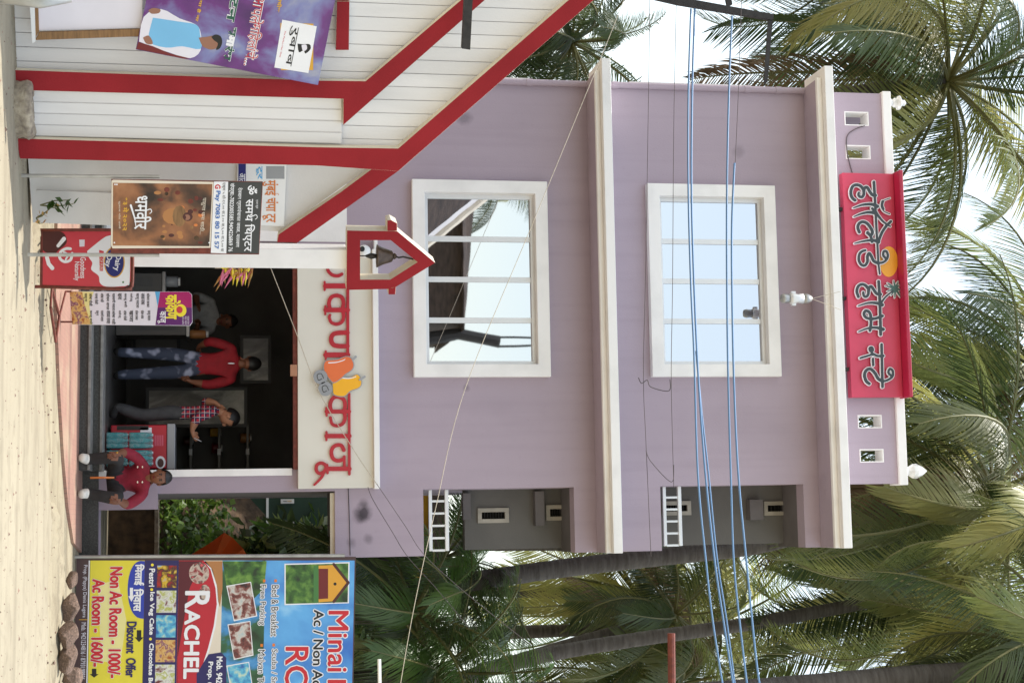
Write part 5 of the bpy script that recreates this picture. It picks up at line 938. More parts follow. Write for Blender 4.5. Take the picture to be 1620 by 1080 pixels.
# ------------------------------------------------------------------ people
def person(name, label, base, J, skinr, edges, region, mats, hair, rot=0.0, extra=None):
    t = thing(name, label, 'person', base, rot); names = list(J); idx = {n_: i for i, n_ in enumerate(names)}
    me = bpy.data.meshes.new('body'); me.from_pydata([J[n_] for n_ in names], [(idx[a], idx[b]) for a, b in edges], []); o = bpy.data.objects.new('body', me); COL.objects.link(o)
    sk = o.modifiers.new('skin', 'SKIN'); sk.use_smooth_shade = True; sk.branch_smoothing = 0.6; su = o.modifiers.new('sub', 'SUBSURF'); su.levels = su.render_levels = 2
    for i, n_ in enumerate(names):
        sv = me.skin_vertices[0].data[i]; r_ = skinr[n_]; sv.radius = r_ if isinstance(r_, tuple) else (r_, r_); sv.use_root = (n_ == 'pelvis')
    dg = bpy.context.evaluated_depsgraph_get(); dg.update(); ev = bpy.data.meshes.new_from_object(o.evaluated_get(dg)); bpy.data.objects.remove(o)
    # five fingers per hand, rooted in the palm
    bm = bmesh.new(); bm.from_mesh(ev)
    fing = MB(); fm = len(mats)
    for s_ in 'LR':
        wv, hv = Vector(J[s_ + 'wr']), Vector(J[s_ + 'ha']); d = (hv - wv).normalized(); sd = d.orthogonal().normalized()
        for k_ in range(4):
            o_ = sd * (k_ - 1.5) * 0.019; L = (0.062, 0.072, 0.068, 0.05)[k_]; dn = d.cross(sd) * 0.02; fing.tube([hv + o_ - d * 0.02, hv + o_ + d * L * .5 + dn * .3, hv + o_ + d * L * .8 + dn], [0.0095, 0.009, 0.007], 6)
        fing.tube([wv.lerp(hv, 0.4) + sd * 0.02, wv.lerp(hv, 0.7) + sd * 0.05, hv + sd * 0.055], [0.011, 0.010, 0.008], 6)
    fme = fing.mesh('fingers', mats[0], None, True)
    nb_ = len(bm.faces); bm.from_mesh(fme); bm.faces.ensure_lookup_table()
    segs = [(Vector(J[a]), Vector(J[b]), region[(a, b)]) for a, b in edges]
    for i, f in enumerate(bm.faces):
        f.smooth = True
        if i >= nb_: f.material_index = 0; continue
        c = f.calc_center_median(); best = None
        for a, b, m_ in segs:
            ab = b - a; q = max(0, min(1, (c - a).dot(ab) / (ab.length_squared + 1e-9))); d = (c - a - ab * q).length
            if best is None or d < best[0]: best = (d, m_)
        f.material_index = best[1]
    ids = [f.material_index for f in bm.faces]; bm.to_mesh(ev); bm.free(); ev.materials.clear()
    for m_ in mats: ev.materials.append(M[m_])
    ev.polygons.foreach_set('material_index', ids)
    bo = bpy.data.objects.new('body', ev); COL.objects.link(bo); bo.parent = t; WM[bo] = WM[t]
    hd = Vector(J['head']); fdir = Vector(hair[0]).normalized(); upd = Vector(hair[1]).normalized(); side = fdir.cross(upd).normalized()
    W_ = WM[t]; wv = lambda p: W_ @ p
    def blob(nm, c, rx, ry, rz, m_, cut=None):
        b_ = bmesh.new(); bmesh.ops.create_uvsphere(b_, u_segments=16, v_segments=12, radius=1)
        if cut is not None: bmesh.ops.delete(b_, geom=[v for v in b_.verts if cut(v.co)], context='VERTS')
        mm = bpy.data.meshes.new(nm)
        for v in b_.verts: v.co = c + side * v.co.x * rx + fdir * v.co.y * ry + upd * v.co.z * rz
        for f in b_.faces: f.smooth = True
        b_.to_mesh(mm); b_.free(); mm.materials.append(M[m_]); ob = bpy.data.objects.new(nm, mm); COL.objects.link(ob); ob.parent = t; WM[ob] = W_; return ob
    blob('face', hd, 0.074, 0.092, 0.112, mats[0])
    blob('hair', hd + upd * 0.010 - fdir * 0.014, 0.088, 0.108, 0.12, hair[2], lambda c: c.z < -0.15 and c.y > -0.2 or c.z < -0.62 or (c.y > 0.55 and c.z < 0.35))
    for sg_ in (-1, 1):
        blob('ear', hd + side * sg_ * 0.078 - upd * 0.005, 0.012, 0.02, 0.03, mats[0]); blob('eye', hd + side * sg_ * 0.03 + fdir * 0.083 + upd * 0.012, 0.012, 0.008, 0.007, 'black')
        blob('brow', hd + side * sg_ * 0.03 + fdir * 0.086 + upd * 0.03, 0.018, 0.006, 0.004, 'hair')
    blob('nose', hd + fdir * 0.094 - upd * 0.015, 0.014, 0.018, 0.024, mats[0]); blob('mouth', hd + fdir * 0.086 - upd * 0.052, 0.022, 0.007, 0.006, 'p_dred'); blob('neck', hd - upd * 0.11 - fdir * 0.02, 0.05, 0.052, 0.07, mats[0])
    if extra: extra(t, blob, J)
    return t
ED = [('pelvis', 'waist'), ('waist', 'chest'), ('chest', 'neck'), ('chest', 'Lsh'), ('Lsh', 'Lel'), ('Lel', 'Lcu'), ('Lcu', 'Lwr'), ('Lwr', 'Lha'), ('chest', 'Rsh'), ('Rsh', 'Rel'), ('Rel', 'Rcu'), ('Rcu', 'Rwr'), ('Rwr', 'Rha'),
      ('pelvis', 'Lhi'), ('Lhi', 'Lkn'), ('Lkn', 'Lan'), ('Lan', 'Lto'), ('pelvis', 'Rhi'), ('Rhi', 'Rkn'), ('Rkn', 'Ran'), ('Ran', 'Rto')]
RAD = dict(pelvis=(0.13, 0.1), waist=(0.135, 0.095), chest=(0.17, 0.115), neck=0.055, Lsh=0.078, Rsh=0.078, Lel=0.06, Rel=0.06, Lcu=0.054, Rcu=0.054, Lwr=0.027, Rwr=0.027, Lha=(0.035, 0.018), Rha=(0.035, 0.018), Lhi=0.095, Rhi=0.095, Lkn=0.076, Rkn=0.076, Lan=0.06, Ran=0.06, Lto=0.038, Rto=0.038)
def regs(shirt, sleeve_cu, trouser, shoe):
    r_ = {}
    for e in ED:
        a, b = e
        if b in ('waist', 'chest', 'Lsh', 'Rsh', 'Lel', 'Rel'): r_[e] = shirt
        elif b == 'neck': r_[e] = shirt
        elif b in ('Lcu', 'Rcu'): r_[e] = shirt if sleeve_cu else 0
        elif b in ('Lwr', 'Rwr', 'Lha', 'Rha'): r_[e] = 0
        elif b in ('Lto', 'Rto'): r_[e] = shoe
        else: r_[e] = trouser
    return r_
def cufill(J):
    for s_ in 'LR': J[s_ + 'cu'] = tuple(Vector(J[s_ + 'el']).lerp(Vector(J[s_ + 'wr']), 0.35))
    return {n_: J[n_] for n_ in ('pelvis', 'waist', 'chest', 'neck', 'head', 'Lsh', 'Lel', 'Lcu', 'Lwr', 'Lha', 'Rsh', 'Rel', 'Rcu', 'Rwr', 'Rha', 'Lhi', 'Lkn', 'Lan', 'Lto', 'Rhi', 'Rkn', 'Ran', 'Rto') if n_ in J}
def mk(name, label, base, J, hair, mats, sleeve=True, radm=None, rot=0.0, extra=None):
    J = cufill(J); rr = dict(RAD); rr.update(radm or {}); rr['head'] = 0.05
    ed = ED + [('neck', 'head')]; rg = regs(1, sleeve, 2, 3); rg[('neck', 'head')] = 0
    return person(name, label, base, J, rr, ed, rg, mats, hair, rot, extra)
# standing man in red, back to the street
bp_ = P(174, 575, DF + 0.95); bp_.z = ZFL
def logo(t, blob, J): blob('back_print', Vector((0.0, -0.118, 1.36)), 0.008, 0.004, 0.045, 'p_white')
mk('person', 'person in red shirt and faded jeans standing in the shop, back turned', bp_, dict(pelvis=(0, 0, .95), waist=(0, 0, 1.1), chest=(0, 0.0, 1.30), neck=(0, .03, 1.46), head=(0, .07, 1.58), Lsh=(-.185, 0, 1.38), Lel=(-.265, .02, 1.12), Lwr=(-.20, .15, .98), Lha=(-.15, .2, .98), Rsh=(.185, 0, 1.38), Rel=(.25, -.02, 1.1), Rwr=(.21, .0, .90), Rha=(.18, .0, .83),
   Lhi=(-.095, 0, .88), Lkn=(-.12, .02, .48), Lan=(-.13, 0, .08), Lto=(-.15, .13, .035), Rhi=(.095, 0, .88), Rkn=(.11, .02, .48), Ran=(.13, 0, .08), Rto=(.15, .13, .035)), ((0, 1, -0.35), (0, .35, 1), 'hair'), ['skin', 'red_shirt', 'jeans', 'black_cloth'], extra=logo, rot=0.08)
# man in checks bending over the freezer
bp_ = P(174, 648, DF + 0.75); bp_.z = ZFL
def phone(t, blob, J): blob('phone', Vector(J['Rha']) + Vector((0.04, -0.03, 0.03)), 0.02, 0.005, 0.05, 'p_white'); 
mk('person', 'person in red checked shirt and dark trousers bending over the freezer', bp_, dict(pelvis=(.03, 0, .74), waist=(.05, 0, .87), chest=(.03, 0, 1.08), neck=(.04, 0, 1.23), head=(.10, 0, 1.33), Lsh=(.0, .17, 1.16), Lel=(-.1, .12, 1.05), Lwr=(-.08, .03, 1.18), Lha=(-.02, .03, 1.24), Rsh=(.03, -.17, 1.16), Rel=(.12, -.22, .96), Rwr=(.26, -.2, .92), Rha=(.32, -.18, .95),
   Lhi=(.03, .09, .68), Lkn=(.06, .1, .36), Lan=(-.05, .1, .07), Lto=(.08, .1, .03), Rhi=(.03, -.09, .68), Rkn=(.08, -.1, .36), Ran=(-.02, -.1, .07), Rto=(.11, -.1, .03)), ((1, -.1, -.45), (.45, 0, 1), 'hair'), ['skin_pale', 'plaid', 'grey_cloth', 'black_cloth'], extra=phone)
# man sitting on the steps
bp_ = P(126, 752, DF - 0.72); bp_.z = 0.03
def trims(t, blob, J):
    blob('wrist_band', Vector(J['Rwr']), 0.034, 0.034, 0.014, 'p_gold')
    for sg_ in (-1, 1):
        for dz in (0.0, 0.05): blob('shirt_print', Vector((0.0 + sg_ * 0.08 - 0.01, -0.155 + .36, 0.60 + dz)), 0.012, 0.006, 0.008, 'p_cream')
    W_ = WM[t]; MB().tube([W_ @ Vector((.02, .12, .12)), W_ @ Vector((.02, .10, .26)), W_ @ Vector((0.02, .16, .36))], [0.012, 0.012, 0.01], 6).build('belt_end', 'p_tour', t)
mk('person', 'person in maroon shirt and white shoes sitting on the shop steps', bp_, dict(pelvis=(.03, .42, .36), waist=(.03, .41, .47), chest=(.02, .35, .60), neck=(.02, .33, .73), head=(.02, .29, .83), Rsh=(-.16, .34, .66), Rel=(-.25, .22, .48), Rwr=(-.215, .02, .40), Rha=(-.20, -.05, .36), Lsh=(.20, .34, .66), Lel=(.31, .26, .50), Lwr=(.27, .06, .42), Lha=(.26, -.01, .38),
   Rhi=(-.07, .40, .33), Rkn=(-.19, .04, .42), Ran=(-.17, .05, .08), Rto=(-.19, -.08, .04), Lhi=(.13, .40, .33), Lkn=(.25, .04, .42), Lan=(.18, .06, .08), Lto=(.20, -.08, .04)), ((0, -1, -.12), (0, -.12, 1), 'hair'), ['skin', 'maroon_shirt', 'black_cloth', 'shoe'], sleeve=True, radm=dict(Lto=0.046, Rto=0.046, pelvis=(0.15, 0.12)), extra=trims)
# dim seated figure behind the counter
bp_ = P(180, 496, DF + 2.35); bp_.z = ZFL
mk('person', 'person in grey shirt dimly visible behind the counter in the shop', bp_, dict(pelvis=(0, 0, .75), waist=(0, 0, .9), chest=(.04, -.03, 1.08), neck=(.07, -.05, 1.22), head=(.1, -.08, 1.32), Lsh=(-.16, 0, 1.13), Lel=(-.22, -.12, .92), Lwr=(-.1, -.3, .95), Lha=(-.04, -.36, .97), Rsh=(.2, 0, 1.13), Rel=(.28, -.12, .92), Rwr=(.2, -.3, .95), Rha=(.15, -.36, .97),
   Lhi=(-.09, 0, .7), Lkn=(-.1, .0, .38), Lan=(-.1, 0, .07), Lto=(-.1, -.12, .035), Rhi=(.09, 0, .7), Rkn=(.1, 0, .38), Ran=(.1, 0, .07), Rto=(.1, -.12, .035)), ((.2, -1, -.3), (0, -.3, 1), 'hair'), ['skin', 'pale_cloth', 'grey_cloth', 'black_cloth'])

# ------------------------------------------------------------------ garden seen through the open porch
def leafmass(name, label, cat, boxes, n, size, mats, seed, kind=None, group=None, broad=0.35):
    rnd = random.Random(seed); xs = [(b[0] + b[1]) / 2 for b in boxes]; zs = min(b[4] for b in boxes); base = Vector((sum(xs) / len(xs), sum((b[2] + b[3]) / 2 for b in boxes) / len(boxes), zs))
    t = thing(name, label, cat, base, group=group); mbs = [MB() for _ in mats]
    for i in range(n):
        b = rnd.choice(boxes)
        while True:
            p = [rnd.uniform(-1, 1) for _ in range(3)]
            if sum(c * c for c in p) < 1: break
        a = Vector(((b[0] + b[1]) / 2 + p[0] * (b[1] - b[0]) / 2, (b[2] + b[3]) / 2 + p[1] * (b[3] - b[2]) / 2, (b[4] + b[5]) / 2 + p[2] * (b[5] - b[4]) / 2))
        d = Vector((rnd.gauss(0, 1), rnd.gauss(0, 1), rnd.gauss(0.1, 0.7))).normalized(); L = size * rnd.uniform(0.6, 1.4); sd = d.cross(Vector((rnd.gauss(0, 1), rnd.gauss(0, 1), 1))).normalized() * L * broad; dr = Vector((0, 0, -L * 0.18))
        mbs[i % len(mats)].add([a, a + d * L * .45 + sd, a + d * L + dr, a + d * L * .45 - sd], [(0, 1, 2, 3)])
    for mb_, m_ in zip(mbs, mats):
        o = mb_.build('foliage', m_, t)
    st_ = MB()
    for b in boxes[:6]: st_.tube([((b[0] + b[1]) / 2, (b[2] + b[3]) / 2, min(zs, 0.0)), ((b[0] + b[1]) / 2 + 0.1, (b[2] + b[3]) / 2, (b[4] + b[5]) / 2)], [0.03, 0.015], 6)
    st_.build('stem', 'trunk', t); return t
YG = 22.5; x0, x1, z0, z1 = frect(150, 248, 770, 900, YG); gwall = thing('garden_wall', 'low brown earth retaining wall seen through the porch', 'wall', ((x0 + x1) / 2, YG, 0))
MB().box(x0 - 0.6, x1 + 2.5, YG, YG + 0.4, -0.05, z1 - 0.03).build('body', 'soil', gwall); MB().box(x0 - 0.6, x1 + 2.5, YG - 0.03, YG + 0.42, z1 - 0.0295, z1 + 0.02).build('coping', 'concrete', gwall)
mb = MB(); N = 14
vs = []; 
for i in range(N):
    for j in range(10):
        y = YG + 0.41 + j * 0.35; x = x0 - 1 + i * 0.35; vs.append((x, y, z1 - 0.12 + 0.17 * j * (0.8 + 0.3 * math.sin(i * 1.3 + j)) - 0.1 * max(0, i - 5)))
mb.add(vs, [(i * 10 + j, (i + 1) * 10 + j, (i + 1) * 10 + j + 1, i * 10 + j + 1) for i in range(N - 1) for j in range(9)]); mb.top('garden_bank', 'soil', kind='structure', smooth=True)
bx = [(x0 - 0.6 + i * 0.32, x0 - 0.1 + i * 0.32, YG + 0.3 + j * 0.5, YG + 0.9 + j * 0.5, z1 - 0.1 + j * 0.2, z1 + 0.4 + j * 0.24) for i in range(7) for j in range(4)]
leafmass('bank_creeper', 'sunlit green creeper covering the bank behind the porch', 'creeper', bx, 2200, 0.11, ('leaf_bright', 'leaf_bright', 'leaf_green'), 11)
YT = 21.6; TPn = Plane((0, YT, 0), (0, -1, 0)); mb = MB(); tv = [(250, 884), (270, 884), (300, 878), (330, 860), (355, 842), (368, 850), (385, 868), (398, 890)]
pts = [TPn.at(h, u) + Vector((0, 0.12 * (i % 2), 0)) for i, (h, u) in enumerate(tv)]; c0 = TPn.at(255, 960) + Vector((0, 0.3, 0)); c1 = TPn.at(395, 960) + Vector((0, -0.2, 0))
ring = pts + [c1, c0]; cen = TPn.at(330, 905) + Vector((0, -0.25, 0)); k_ = len(ring); mb.add(ring + [cen] + [p + Vector((0, .012, 0)) for p in ring] + [cen + Vector((0, .012, 0))], [(i, (i + 1) % k_, k_) for i in range(k_)] + [((i + 1) % k_ + k_ + 1, i + k_ + 1, 2 * k_ + 1) for i in range(k_)] + [(i, i + k_ + 1, (i + 1) % k_ + k_ + 1, (i + 1) % k_) for i in range(k_)])
mb.top('orange_tarpaulin', 'tarp', 'orange tarpaulin slung in the garden behind the hoarding', 'tarpaulin')
YH2 = 27.0; x0, x1, z0, z1 = frect(330, 540, 770, 900, YH2); gh = thing('green_house', 'dark green house with white and yellow windows beyond the porch', 'house', ((x0 + x1) / 2, YH2, 0))
MB().box(x0 - 1.5, x1 + 3, YH2, YH2 + 3, 0, z1 + 1.2).build('wall', 'green_wall', gh); r_ = frect(421, 425, 770, 900, YH2); MB().box(x0 - 1.5, x1 + 3, YH2 - 0.04, YH2 - 0.001, r_[2], r_[3]).build('string_course', 'white', gh)
for u0, u1 in ((789, 796), (823, 836), (846, 860)):
    r_ = frect(444, 465, u0, u1, YH2); wv_ = MB().box(r_[0], r_[1], YH2 - 0.05, YH2 - 0.001, r_[2], r_[3]).build('window', 'white', gh); MB().box(r_[0] + 0.04, r_[1] - 0.04, YH2 - 0.07, YH2 - 0.0505, (r_[2] + r_[3]) / 2, r_[3] - 0.04).build('blind', 'amber', wv_); MB().box(r_[0] + 0.04, r_[1] - 0.04, YH2 - 0.06, YH2 - 0.0505, r_[2] + 0.04, (r_[2] + r_[3]) / 2 - 0.01).build('pane', 'black', wv_)
r_ = frect(665, 705, 780, 905, 28); ah = thing('amber_house', 'amber-walled house glimpsed behind the lower balcony and palms', 'house', ((r_[0] + r_[1]) / 2, 28, 0)); MB().box(r_[0] - 0.3, r_[1] + 0.2, 30.2, 33, 0, r_[3]).build('wall', 'amber', ah); MB().box(r_[0] - 0.6, r_[1] + 0.5, 29.8, 33.4, r_[3] + 0.001, r_[3] + 0.25).build('roof', 'brown_roof', ah)

# ------------------------------------------------------------------ palms
def frond_mesh(nm, L, droop, nl, ll, seed, mats, wind=0.0, hang=0.6, lw=0.0135, twist=0.0):
    rnd = random.Random(seed); mb = MB(); K = 16; p = Vector((0, 0, 0)); pts = [p.copy()]; tang = []
    for i in range(K):
        t = (i + 0.5) / K; a = -droop * t ** 1.6; d = Vector((math.cos(a), twist * t, math.sin(a))).normalized(); tang.append(d); p = p + d * L / K; pts.append(p.copy())
    mb.tube(pts, [0.035 * (1 - 0.88 * i / K) + 0.004 for i in range(K + 1)], 5, 1)
    def at(t):
        x = t * K; i = min(K - 1, int(x)); return pts[i].lerp(pts[i + 1], x - i), tang[i]
    for s_ in (-1, 1):
        for i in range(nl):
            t = 0.16 + 0.84 * (i + rnd.uniform(-.3, .3)) / nl; t = min(0.995, max(0.14, t)); o, d = at(t)
            side = Vector((0, s_, 0)); side = (side - d * side.dot(d)).normalized(); up = side.cross(d) * s_
            le = ll * (0.45 + 0.75 * math.sin(math.pi * min(1, 0.12 + t * 0.86)) ** 0.8) * rnd.uniform(0.85, 1.1) * (1 if t < .9 else .8)
            fa = 0.5 + 0.5 * t; dir_ = (side * (1.05 - 0.25 * t) + d * fa + up * rnd.uniform(0.1, 0.45)).normalized(); g = Vector((0.0, wind, -hang * rnd.uniform(0.6, 1.3)))
            q = o.copy(); w_ = lw * rnd.uniform(0.8, 1.15); prev = None; rows = []
            for j in range(4):
                f = j / 3; wd = w_ * (0.55, 1.0, 0.75, 0.06)[j]; wv = dir_.cross(up if abs(dir_.dot(up)) < .95 else side).normalized() * wd; rows.append((q + wv, q - wv)); dir_ = (dir_ + g * 0.45).normalized(); q = q + dir_ * le / 3
            mb.add([v for r_ in rows for v in r_], [(0, 1, 3, 2), (2, 3, 5, 4), (4, 5, 7, 6)], 0)
    me = mb.mesh(nm, mats, None, False, recalc=False); return me
FR = {}
for key, mt in (('dark', 'frond_dark'), ('olive', 'frond_olive'), ('yellow', 'frond_yellow'), ('green', 'leaf_green'), ('dead', 'dead_frond')):
    FR[key] = [frond_mesh('frond', 3.9, 1.0, 76, 0.72, 1, [mt, 'rachis'], 0.25, 0.55), frond_mesh('frond', 4.1, 1.5, 80, 0.78, 2, [mt, 'rachis'], -0.3, 0.8), frond_mesh('frond', 3.6, 0.7, 72, 0.7, 3, [mt, 'rachis'], 0.1, 0.35), frond_mesh('frond', 4.0, 1.9, 80, 0.8, 4, [mt, 'rachis'], 0.45, 1.0, twist=0.25), frond_mesh('frond', 3.8, 1.25, 76, 0.75, 5, [mt, 'rachis'], -0.5, 0.9, twist=-0.3)]
def palm(label, path, r0, r1, nf, seed, mix, sc=1.0, trunk=True, elev=(75, -45), nuts=0, az0=0, azr=360, group='coconut palms behind the house'):
    rnd = random.Random(seed); path = [Vector(p) for p in path]; base = path[0].copy(); t = thing('coconut_palm', label, 'palm', base, group=group)
    top = path[-1]
    if trunk:
        q = [Vector(p) for p in spline([tuple(p) for p in path], 10)]; N = len(q); mb = MB(); pp = []; rr = []
        for i, p in enumerate(q):
            f = i / (N - 1); pp.append(p); rr.append((r0 + (r1 - r0) * f) * (1 + 0.035 * (i % 2)))
        mb.tube(pp, rr, 12); mb.build('trunk', 'trunk', t, smooth=True)
    for i in range(nf):
        f = (i + 0.5) / nf; az = R(az0 + (i * 137.5 + rnd.uniform(-14, 14)) % azr if azr < 360 else i * 137.5 + rnd.uniform(-14, 14)); el = R(elev[0] + (elev[1] - elev[0]) * f ** 0.9 + rnd.uniform(-8, 8))
        key = rnd.choices([m_[0] for m_ in mix], [m_[1] for m_ in mix])[0]; o = bpy.data.objects.new('frond', rnd.choice(FR[key])); COL.objects.link(o); o.parent = t
        o.location = top - base + Vector((0, 0, 0.1)); o.rotation_euler = (Matrix.Rotation(az, 3, 'Z') @ Matrix.Rotation(-el, 3, 'Y') @ Matrix.Rotation(rnd.uniform(-.35, .35), 3, 'X')).to_euler(); s_ = sc * rnd.uniform(0.85, 1.1) * (0.75 if el > 1.0 else 1); o.scale = (s_, s_, s_)
    for i in range(nuts):
        a = i * 2.4; c = top + Vector((math.cos(a) * 0.22, math.sin(a) * 0.22, -0.28 - 0.08 * (i % 3))); MB().lathe(c, [(0.02, -0.13), (0.08, -0.08), (0.1, 0), (0.08, 0.08), (0.02, 0.12)], 10).build('coconut', 'frond_olive' if i % 2 else 'soil', t, smooth=True)
    return t
def pth(pts, Y): return [P(h, u, Y) for h, u in pts]
def low(p): return Vector((p.x, p.y, 0))
a = pth([(640, 935), (760, 917), (900, 897), (1050, 880), (1200, 862), (1345, 822), (1440, 797), (1560, 775)], 22); b0 = low(P(300, 975, 22))
palm('grey-trunked palm leaning left past the balcony corner and above the parapet', [b0, *a], 0.14, 0.11, 33, 21, [('dark', 4), ('olive', 5), ('yellow', 1), ('dead', 1)], 1.0, elev=(70, -60), nuts=7)
a = pth([(680, 1086), (780, 1056), (880, 1032), (1000, 1012), (1100, 998), (1200, 984), (1300, 966), (1400, 948), (1520, 930)], 26); palm('slender palm leaning across the lower right, its crown at upper right', [low(P(320, 1180, 26)), *a], 0.13, 0.10, 33, 22, [('dark', 4), ('olive', 5), ('yellow', 1), ('dead', 1)], 1.1, elev=(60, -65), nuts=5)
palm('bushy palm rising above the left end of the parapet', [low(P(300, 210, 23.5)), P(1000, 190, 23.5), P(1490, 128, 23.5)], 0.17, 0.13, 42, 23, [('dark', 5), ('olive', 3), ('yellow', 2), ('dead', 1)], 1.02, elev=(80, -50))
palm('dark dense palm behind the red gable edge', [low(P(300, 60, 25)), P(700, 70, 25), P(895, 66, 25)], 0.17, 0.13, 36, 24, [('dark', 6), ('olive', 1)], 0.72, elev=(70, -45))
palm('palm whose crown hangs in from the top edge above the crimson board', [low(P(300, 560, 27)), P(1000, 580, 27), P(1640, 590, 27)], 0.17, 0.13, 30, 25, [('dark', 4), ('olive', 5), ('yellow', 1)], 1.1, elev=(45, -60))
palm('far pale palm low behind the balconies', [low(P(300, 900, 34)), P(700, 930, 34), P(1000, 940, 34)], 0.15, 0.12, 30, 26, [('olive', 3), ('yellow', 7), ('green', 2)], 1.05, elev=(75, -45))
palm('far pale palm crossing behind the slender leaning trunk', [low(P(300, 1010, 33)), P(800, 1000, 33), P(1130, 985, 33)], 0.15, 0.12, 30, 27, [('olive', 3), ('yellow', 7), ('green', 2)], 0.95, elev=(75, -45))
palm('far palm at the right edge level with the rusty pipe', [low(P(300, 1090, 31)), P(800, 1090, 31), P(1060, 1085, 31)], 0.15, 0.12, 30, 28, [('olive', 4), ('dark', 3), ('yellow', 2), ('dead', 1)], 0.9, elev=(70, -50))
palm('tall palm at the right edge whose trunk shows near the top corner', [low(P(300, 1150, 19.5)), P(1100, 1100, 19.5), P(1480, 1068, 19.5), P(1700, 1062, 19.5)], 0.17, 0.14, 28, 29, [('dark', 5), ('olive', 4)], 0.85, elev=(40, -65))
palm('thin dark palm trunk between the two leaning palms', [low(P(300, 1120, 29)), P(700, 1075, 29), P(800, 1048, 29), P(900, 1018, 29), P(1000, 990, 29), P(1060, 972, 29)], 0.11, 0.09, 22, 30, [('olive', 3), ('dark', 4)], 0.7, elev=(65, -45))
palm('far palm with crown just right of the parapet end', [low(P(300, 860, 30)), P(1000, 860, 30), P(1470, 880, 30)], 0.16, 0.12, 30, 31, [('dark', 4), ('olive', 4), ('yellow', 1)], 1.0, elev=(60, -60))
palm('far palm with crown below the left crown, left edge', [low(P(300, -60, 28)), P(900, -30, 28), P(1330, -50, 28)], 0.16, 0.12, 28, 32, [('dark', 5), ('olive', 3)], 0.85, elev=(75, -50))
# young palms with big near leaves right of the house
palm('young palm with broad green leaves above the hoarding', [low(P(300, 985, 20)), P(560, 975, 20), P(640, 968, 20)], 0.10, 0.09, 21, 41, [('green', 5), ('dark', 2)], 0.62, elev=(80, -25), group='young palms beside the house')
palm('young palm with arching leaves at the right edge over the hoarding', [low(P(300, 1075, 20.5)), P(600, 1070, 20.5), P(680, 1062, 20.5)], 0.10, 0.09, 21, 42, [('green', 4), ('dark', 3), ('olive', 1)], 0.66, elev=(80, -25), group='young palms beside the house')
palm('young palm close behind the lower balcony corner', [low(P(300, 890, 22.5)), P(600, 885, 22.5), P(690, 882, 22.5)], 0.10, 0.09, 19, 43, [('dark', 4), ('green', 3)], 0.62, elev=(80, 20), group='young palms beside the house')
# shrubs and dark understorey
for i, (h, u, Y, w_, hh, lb) in enumerate(((560, 930, 23, 1.3, 2.6, 'dark leafy bush behind the hoarding near the house'), (560, 1040, 23.5, 1.3, 2.6, 'dark leafy bush behind the hoarding at the right edge'), (640, 985, 27, 2.0, 3.4, 'tall dark bush between the leaning palm trunks'), (640, 1110, 27, 2.0, 3.6, 'tall dark bush beyond the right edge trunk'), (620, 880, 30, 1.6, 2.4, 'bush behind the balcony in front of the amber house'))):
    c = P(h, u, Y); bx = [(c.x + random.uniform(-w_, w_) * .6 - w_ * .5, c.x + random.uniform(-w_, w_) * .6 + w_ * .5, Y - 0.7, Y + 0.7, max(0.1, c.z - hh * random.uniform(.7, 1)), c.z + hh * random.uniform(0, .25)) for _ in range(7)]
    leafmass('leafy_bush', lb, 'bush', bx, 2400, 0.26, ('frond_dark', 'leaf_green', 'frond_olive'), 50 + i, broad=0.22, group='bushes behind the hoarding')
# far tree belt closing the view under the crowns
rnd = random.Random(77); mb = MB()
for i in range(9000):
    x = rnd.uniform(-26, 22); y = rnd.uniform(44, 50); zt_ = 6.5 + 1.5 * math.sin(x * .5) + math.sin(x * 1.3); z = rnd.uniform(0, 1) ** .7 * zt_; d = Vector((rnd.gauss(0, 1), rnd.gauss(0, .5), rnd.gauss(0, .6))).normalized() * rnd.uniform(.4, .8); sd = d.cross(Vector((0, 1, .4))).normalized() * 0.16; a = Vector((x, y, z)); mb.add([a, a + d * .5 + sd, a + d, a + d * .5 - sd], [(0, 1, 2, 3)])
mb.top('tree_belt', 'frond_dark', kind='stuff')

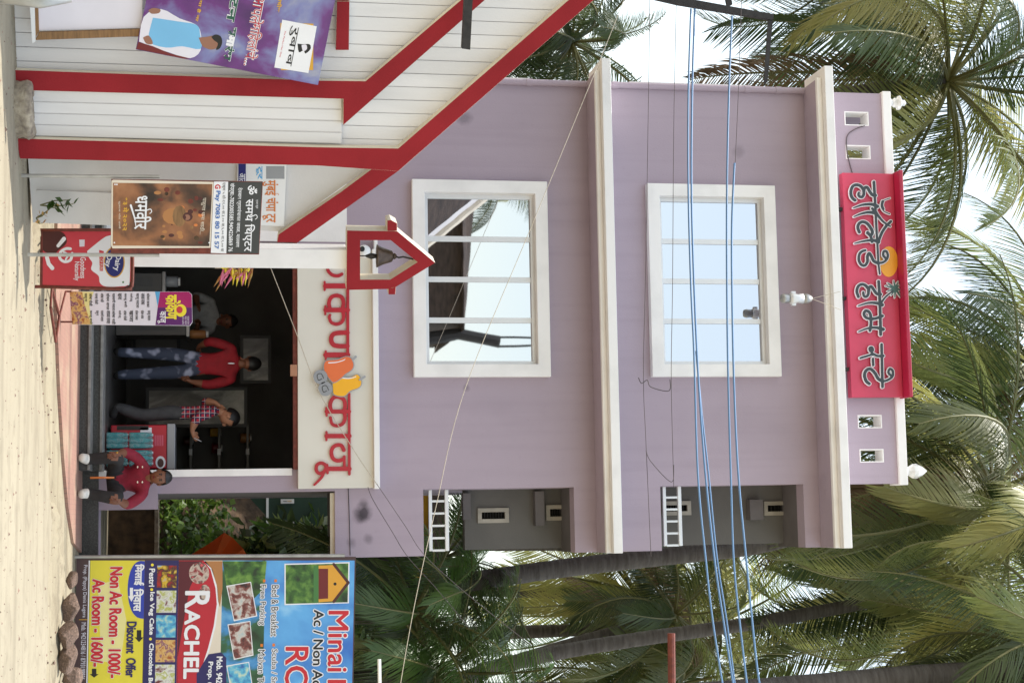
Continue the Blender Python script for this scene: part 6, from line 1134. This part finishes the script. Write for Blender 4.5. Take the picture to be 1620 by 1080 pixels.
# ------------------------------------------------------------------ across the street, behind the photographer: seen only mirrored in the lower window
def mirror(h, u, Y):                                              # a pixel of the window glass to the point it mirrors on the plane y = Y
    g_ = P(h, u, DF + 0.054); r_ = ray(h, u); r_ = Vector((r_.x, -r_.y, r_.z)); return g_ + r_ * ((Y - g_.y) / r_.y)
YO = -5.0; pa, pb, pc, pd = mirror(752, 300, YO), mirror(742, 420, YO), mirror(731, 440, YO), mirror(731, 511, YO)
oh = thing('opposite_house', 'dark brown house across the street, mirrored in the lower window', 'house', ((pa.x + pd.x) / 2, YO, 0))
zt_ = pc.z; xa, xd = pa.x - 3, pd.x
MB().box(xa, xd, YO - 6, YO, 0, zt_).build('wall', 'brown_roof', oh); mb = MB(); mb.prism([(xa - .3, YO + .3, zt_), (xd + .2, YO + .3, zt_), (pc.x, YO + .1, zt_ + .15), (pb.x, YO, pb.z), (pa.x, YO, pa.z), (xa, YO, pa.z + .4)], (0, -6, 0)); mb.build('roof', 'brown_roof', oh)
up_ = thing('utility_post', 'dark post with a crossbar across the street, mirrored in the lower window', 'post', mirror(680, 540, YO)); pm = [mirror(676, 535, YO - .5), mirror(725, 528, YO - .5), mirror(790, 541, YO - .5)]; MB().tube([Vector((pm[0].x, pm[0].y, 0)), pm[0], pm[1], pm[2]], 0.16, 8).build('post', 'dark_iron', up_)
for du in (-7, 7): MB().tube([mirror(788, 541 + du, YO - .5), mirror(845, 540 + du, YO - .5)], 0.03, 6).build('wire', 'dark_iron', up_)
pr = mirror(770, 270, -9); palm('palm across the street, one frond mirrored in the lower window', [Vector((pr.x, -9, 0)), pr + Vector((0, 0, .2))], 0.17, 0.14, 9, 61, [('dark', 3), ('yellow', 3)], 0.8, elev=(60, -10), group='palms across the street')

# grit on the road and sand
rnd = random.Random(31); mb = MB()
for i in range(420):
    p = PZ(rnd.uniform(-5, 92), rnd.uniform(-10, 1090), 0.024); r_ = rnd.uniform(0.004, 0.013) * (1.8 if rnd.random() < .08 else 1); k0 = len(mb.v)
    mb.add([p + Vector((r_ * rnd.uniform(.7, 1.2), 0, 0)), p + Vector((0, r_, 0)), p - Vector((r_ * rnd.uniform(.7, 1.2), 0, 0)), p - Vector((0, r_, 0)), p + Vector((0, 0, r_ * rnd.uniform(.5, .9))), p - Vector((0, 0, r_))], [(0, 1, 4), (1, 2, 4), (2, 3, 4), (3, 0, 4), (1, 0, 5), (2, 1, 5), (3, 2, 5), (0, 3, 5)])
mb.top('gravel', 'rock', kind='stuff')
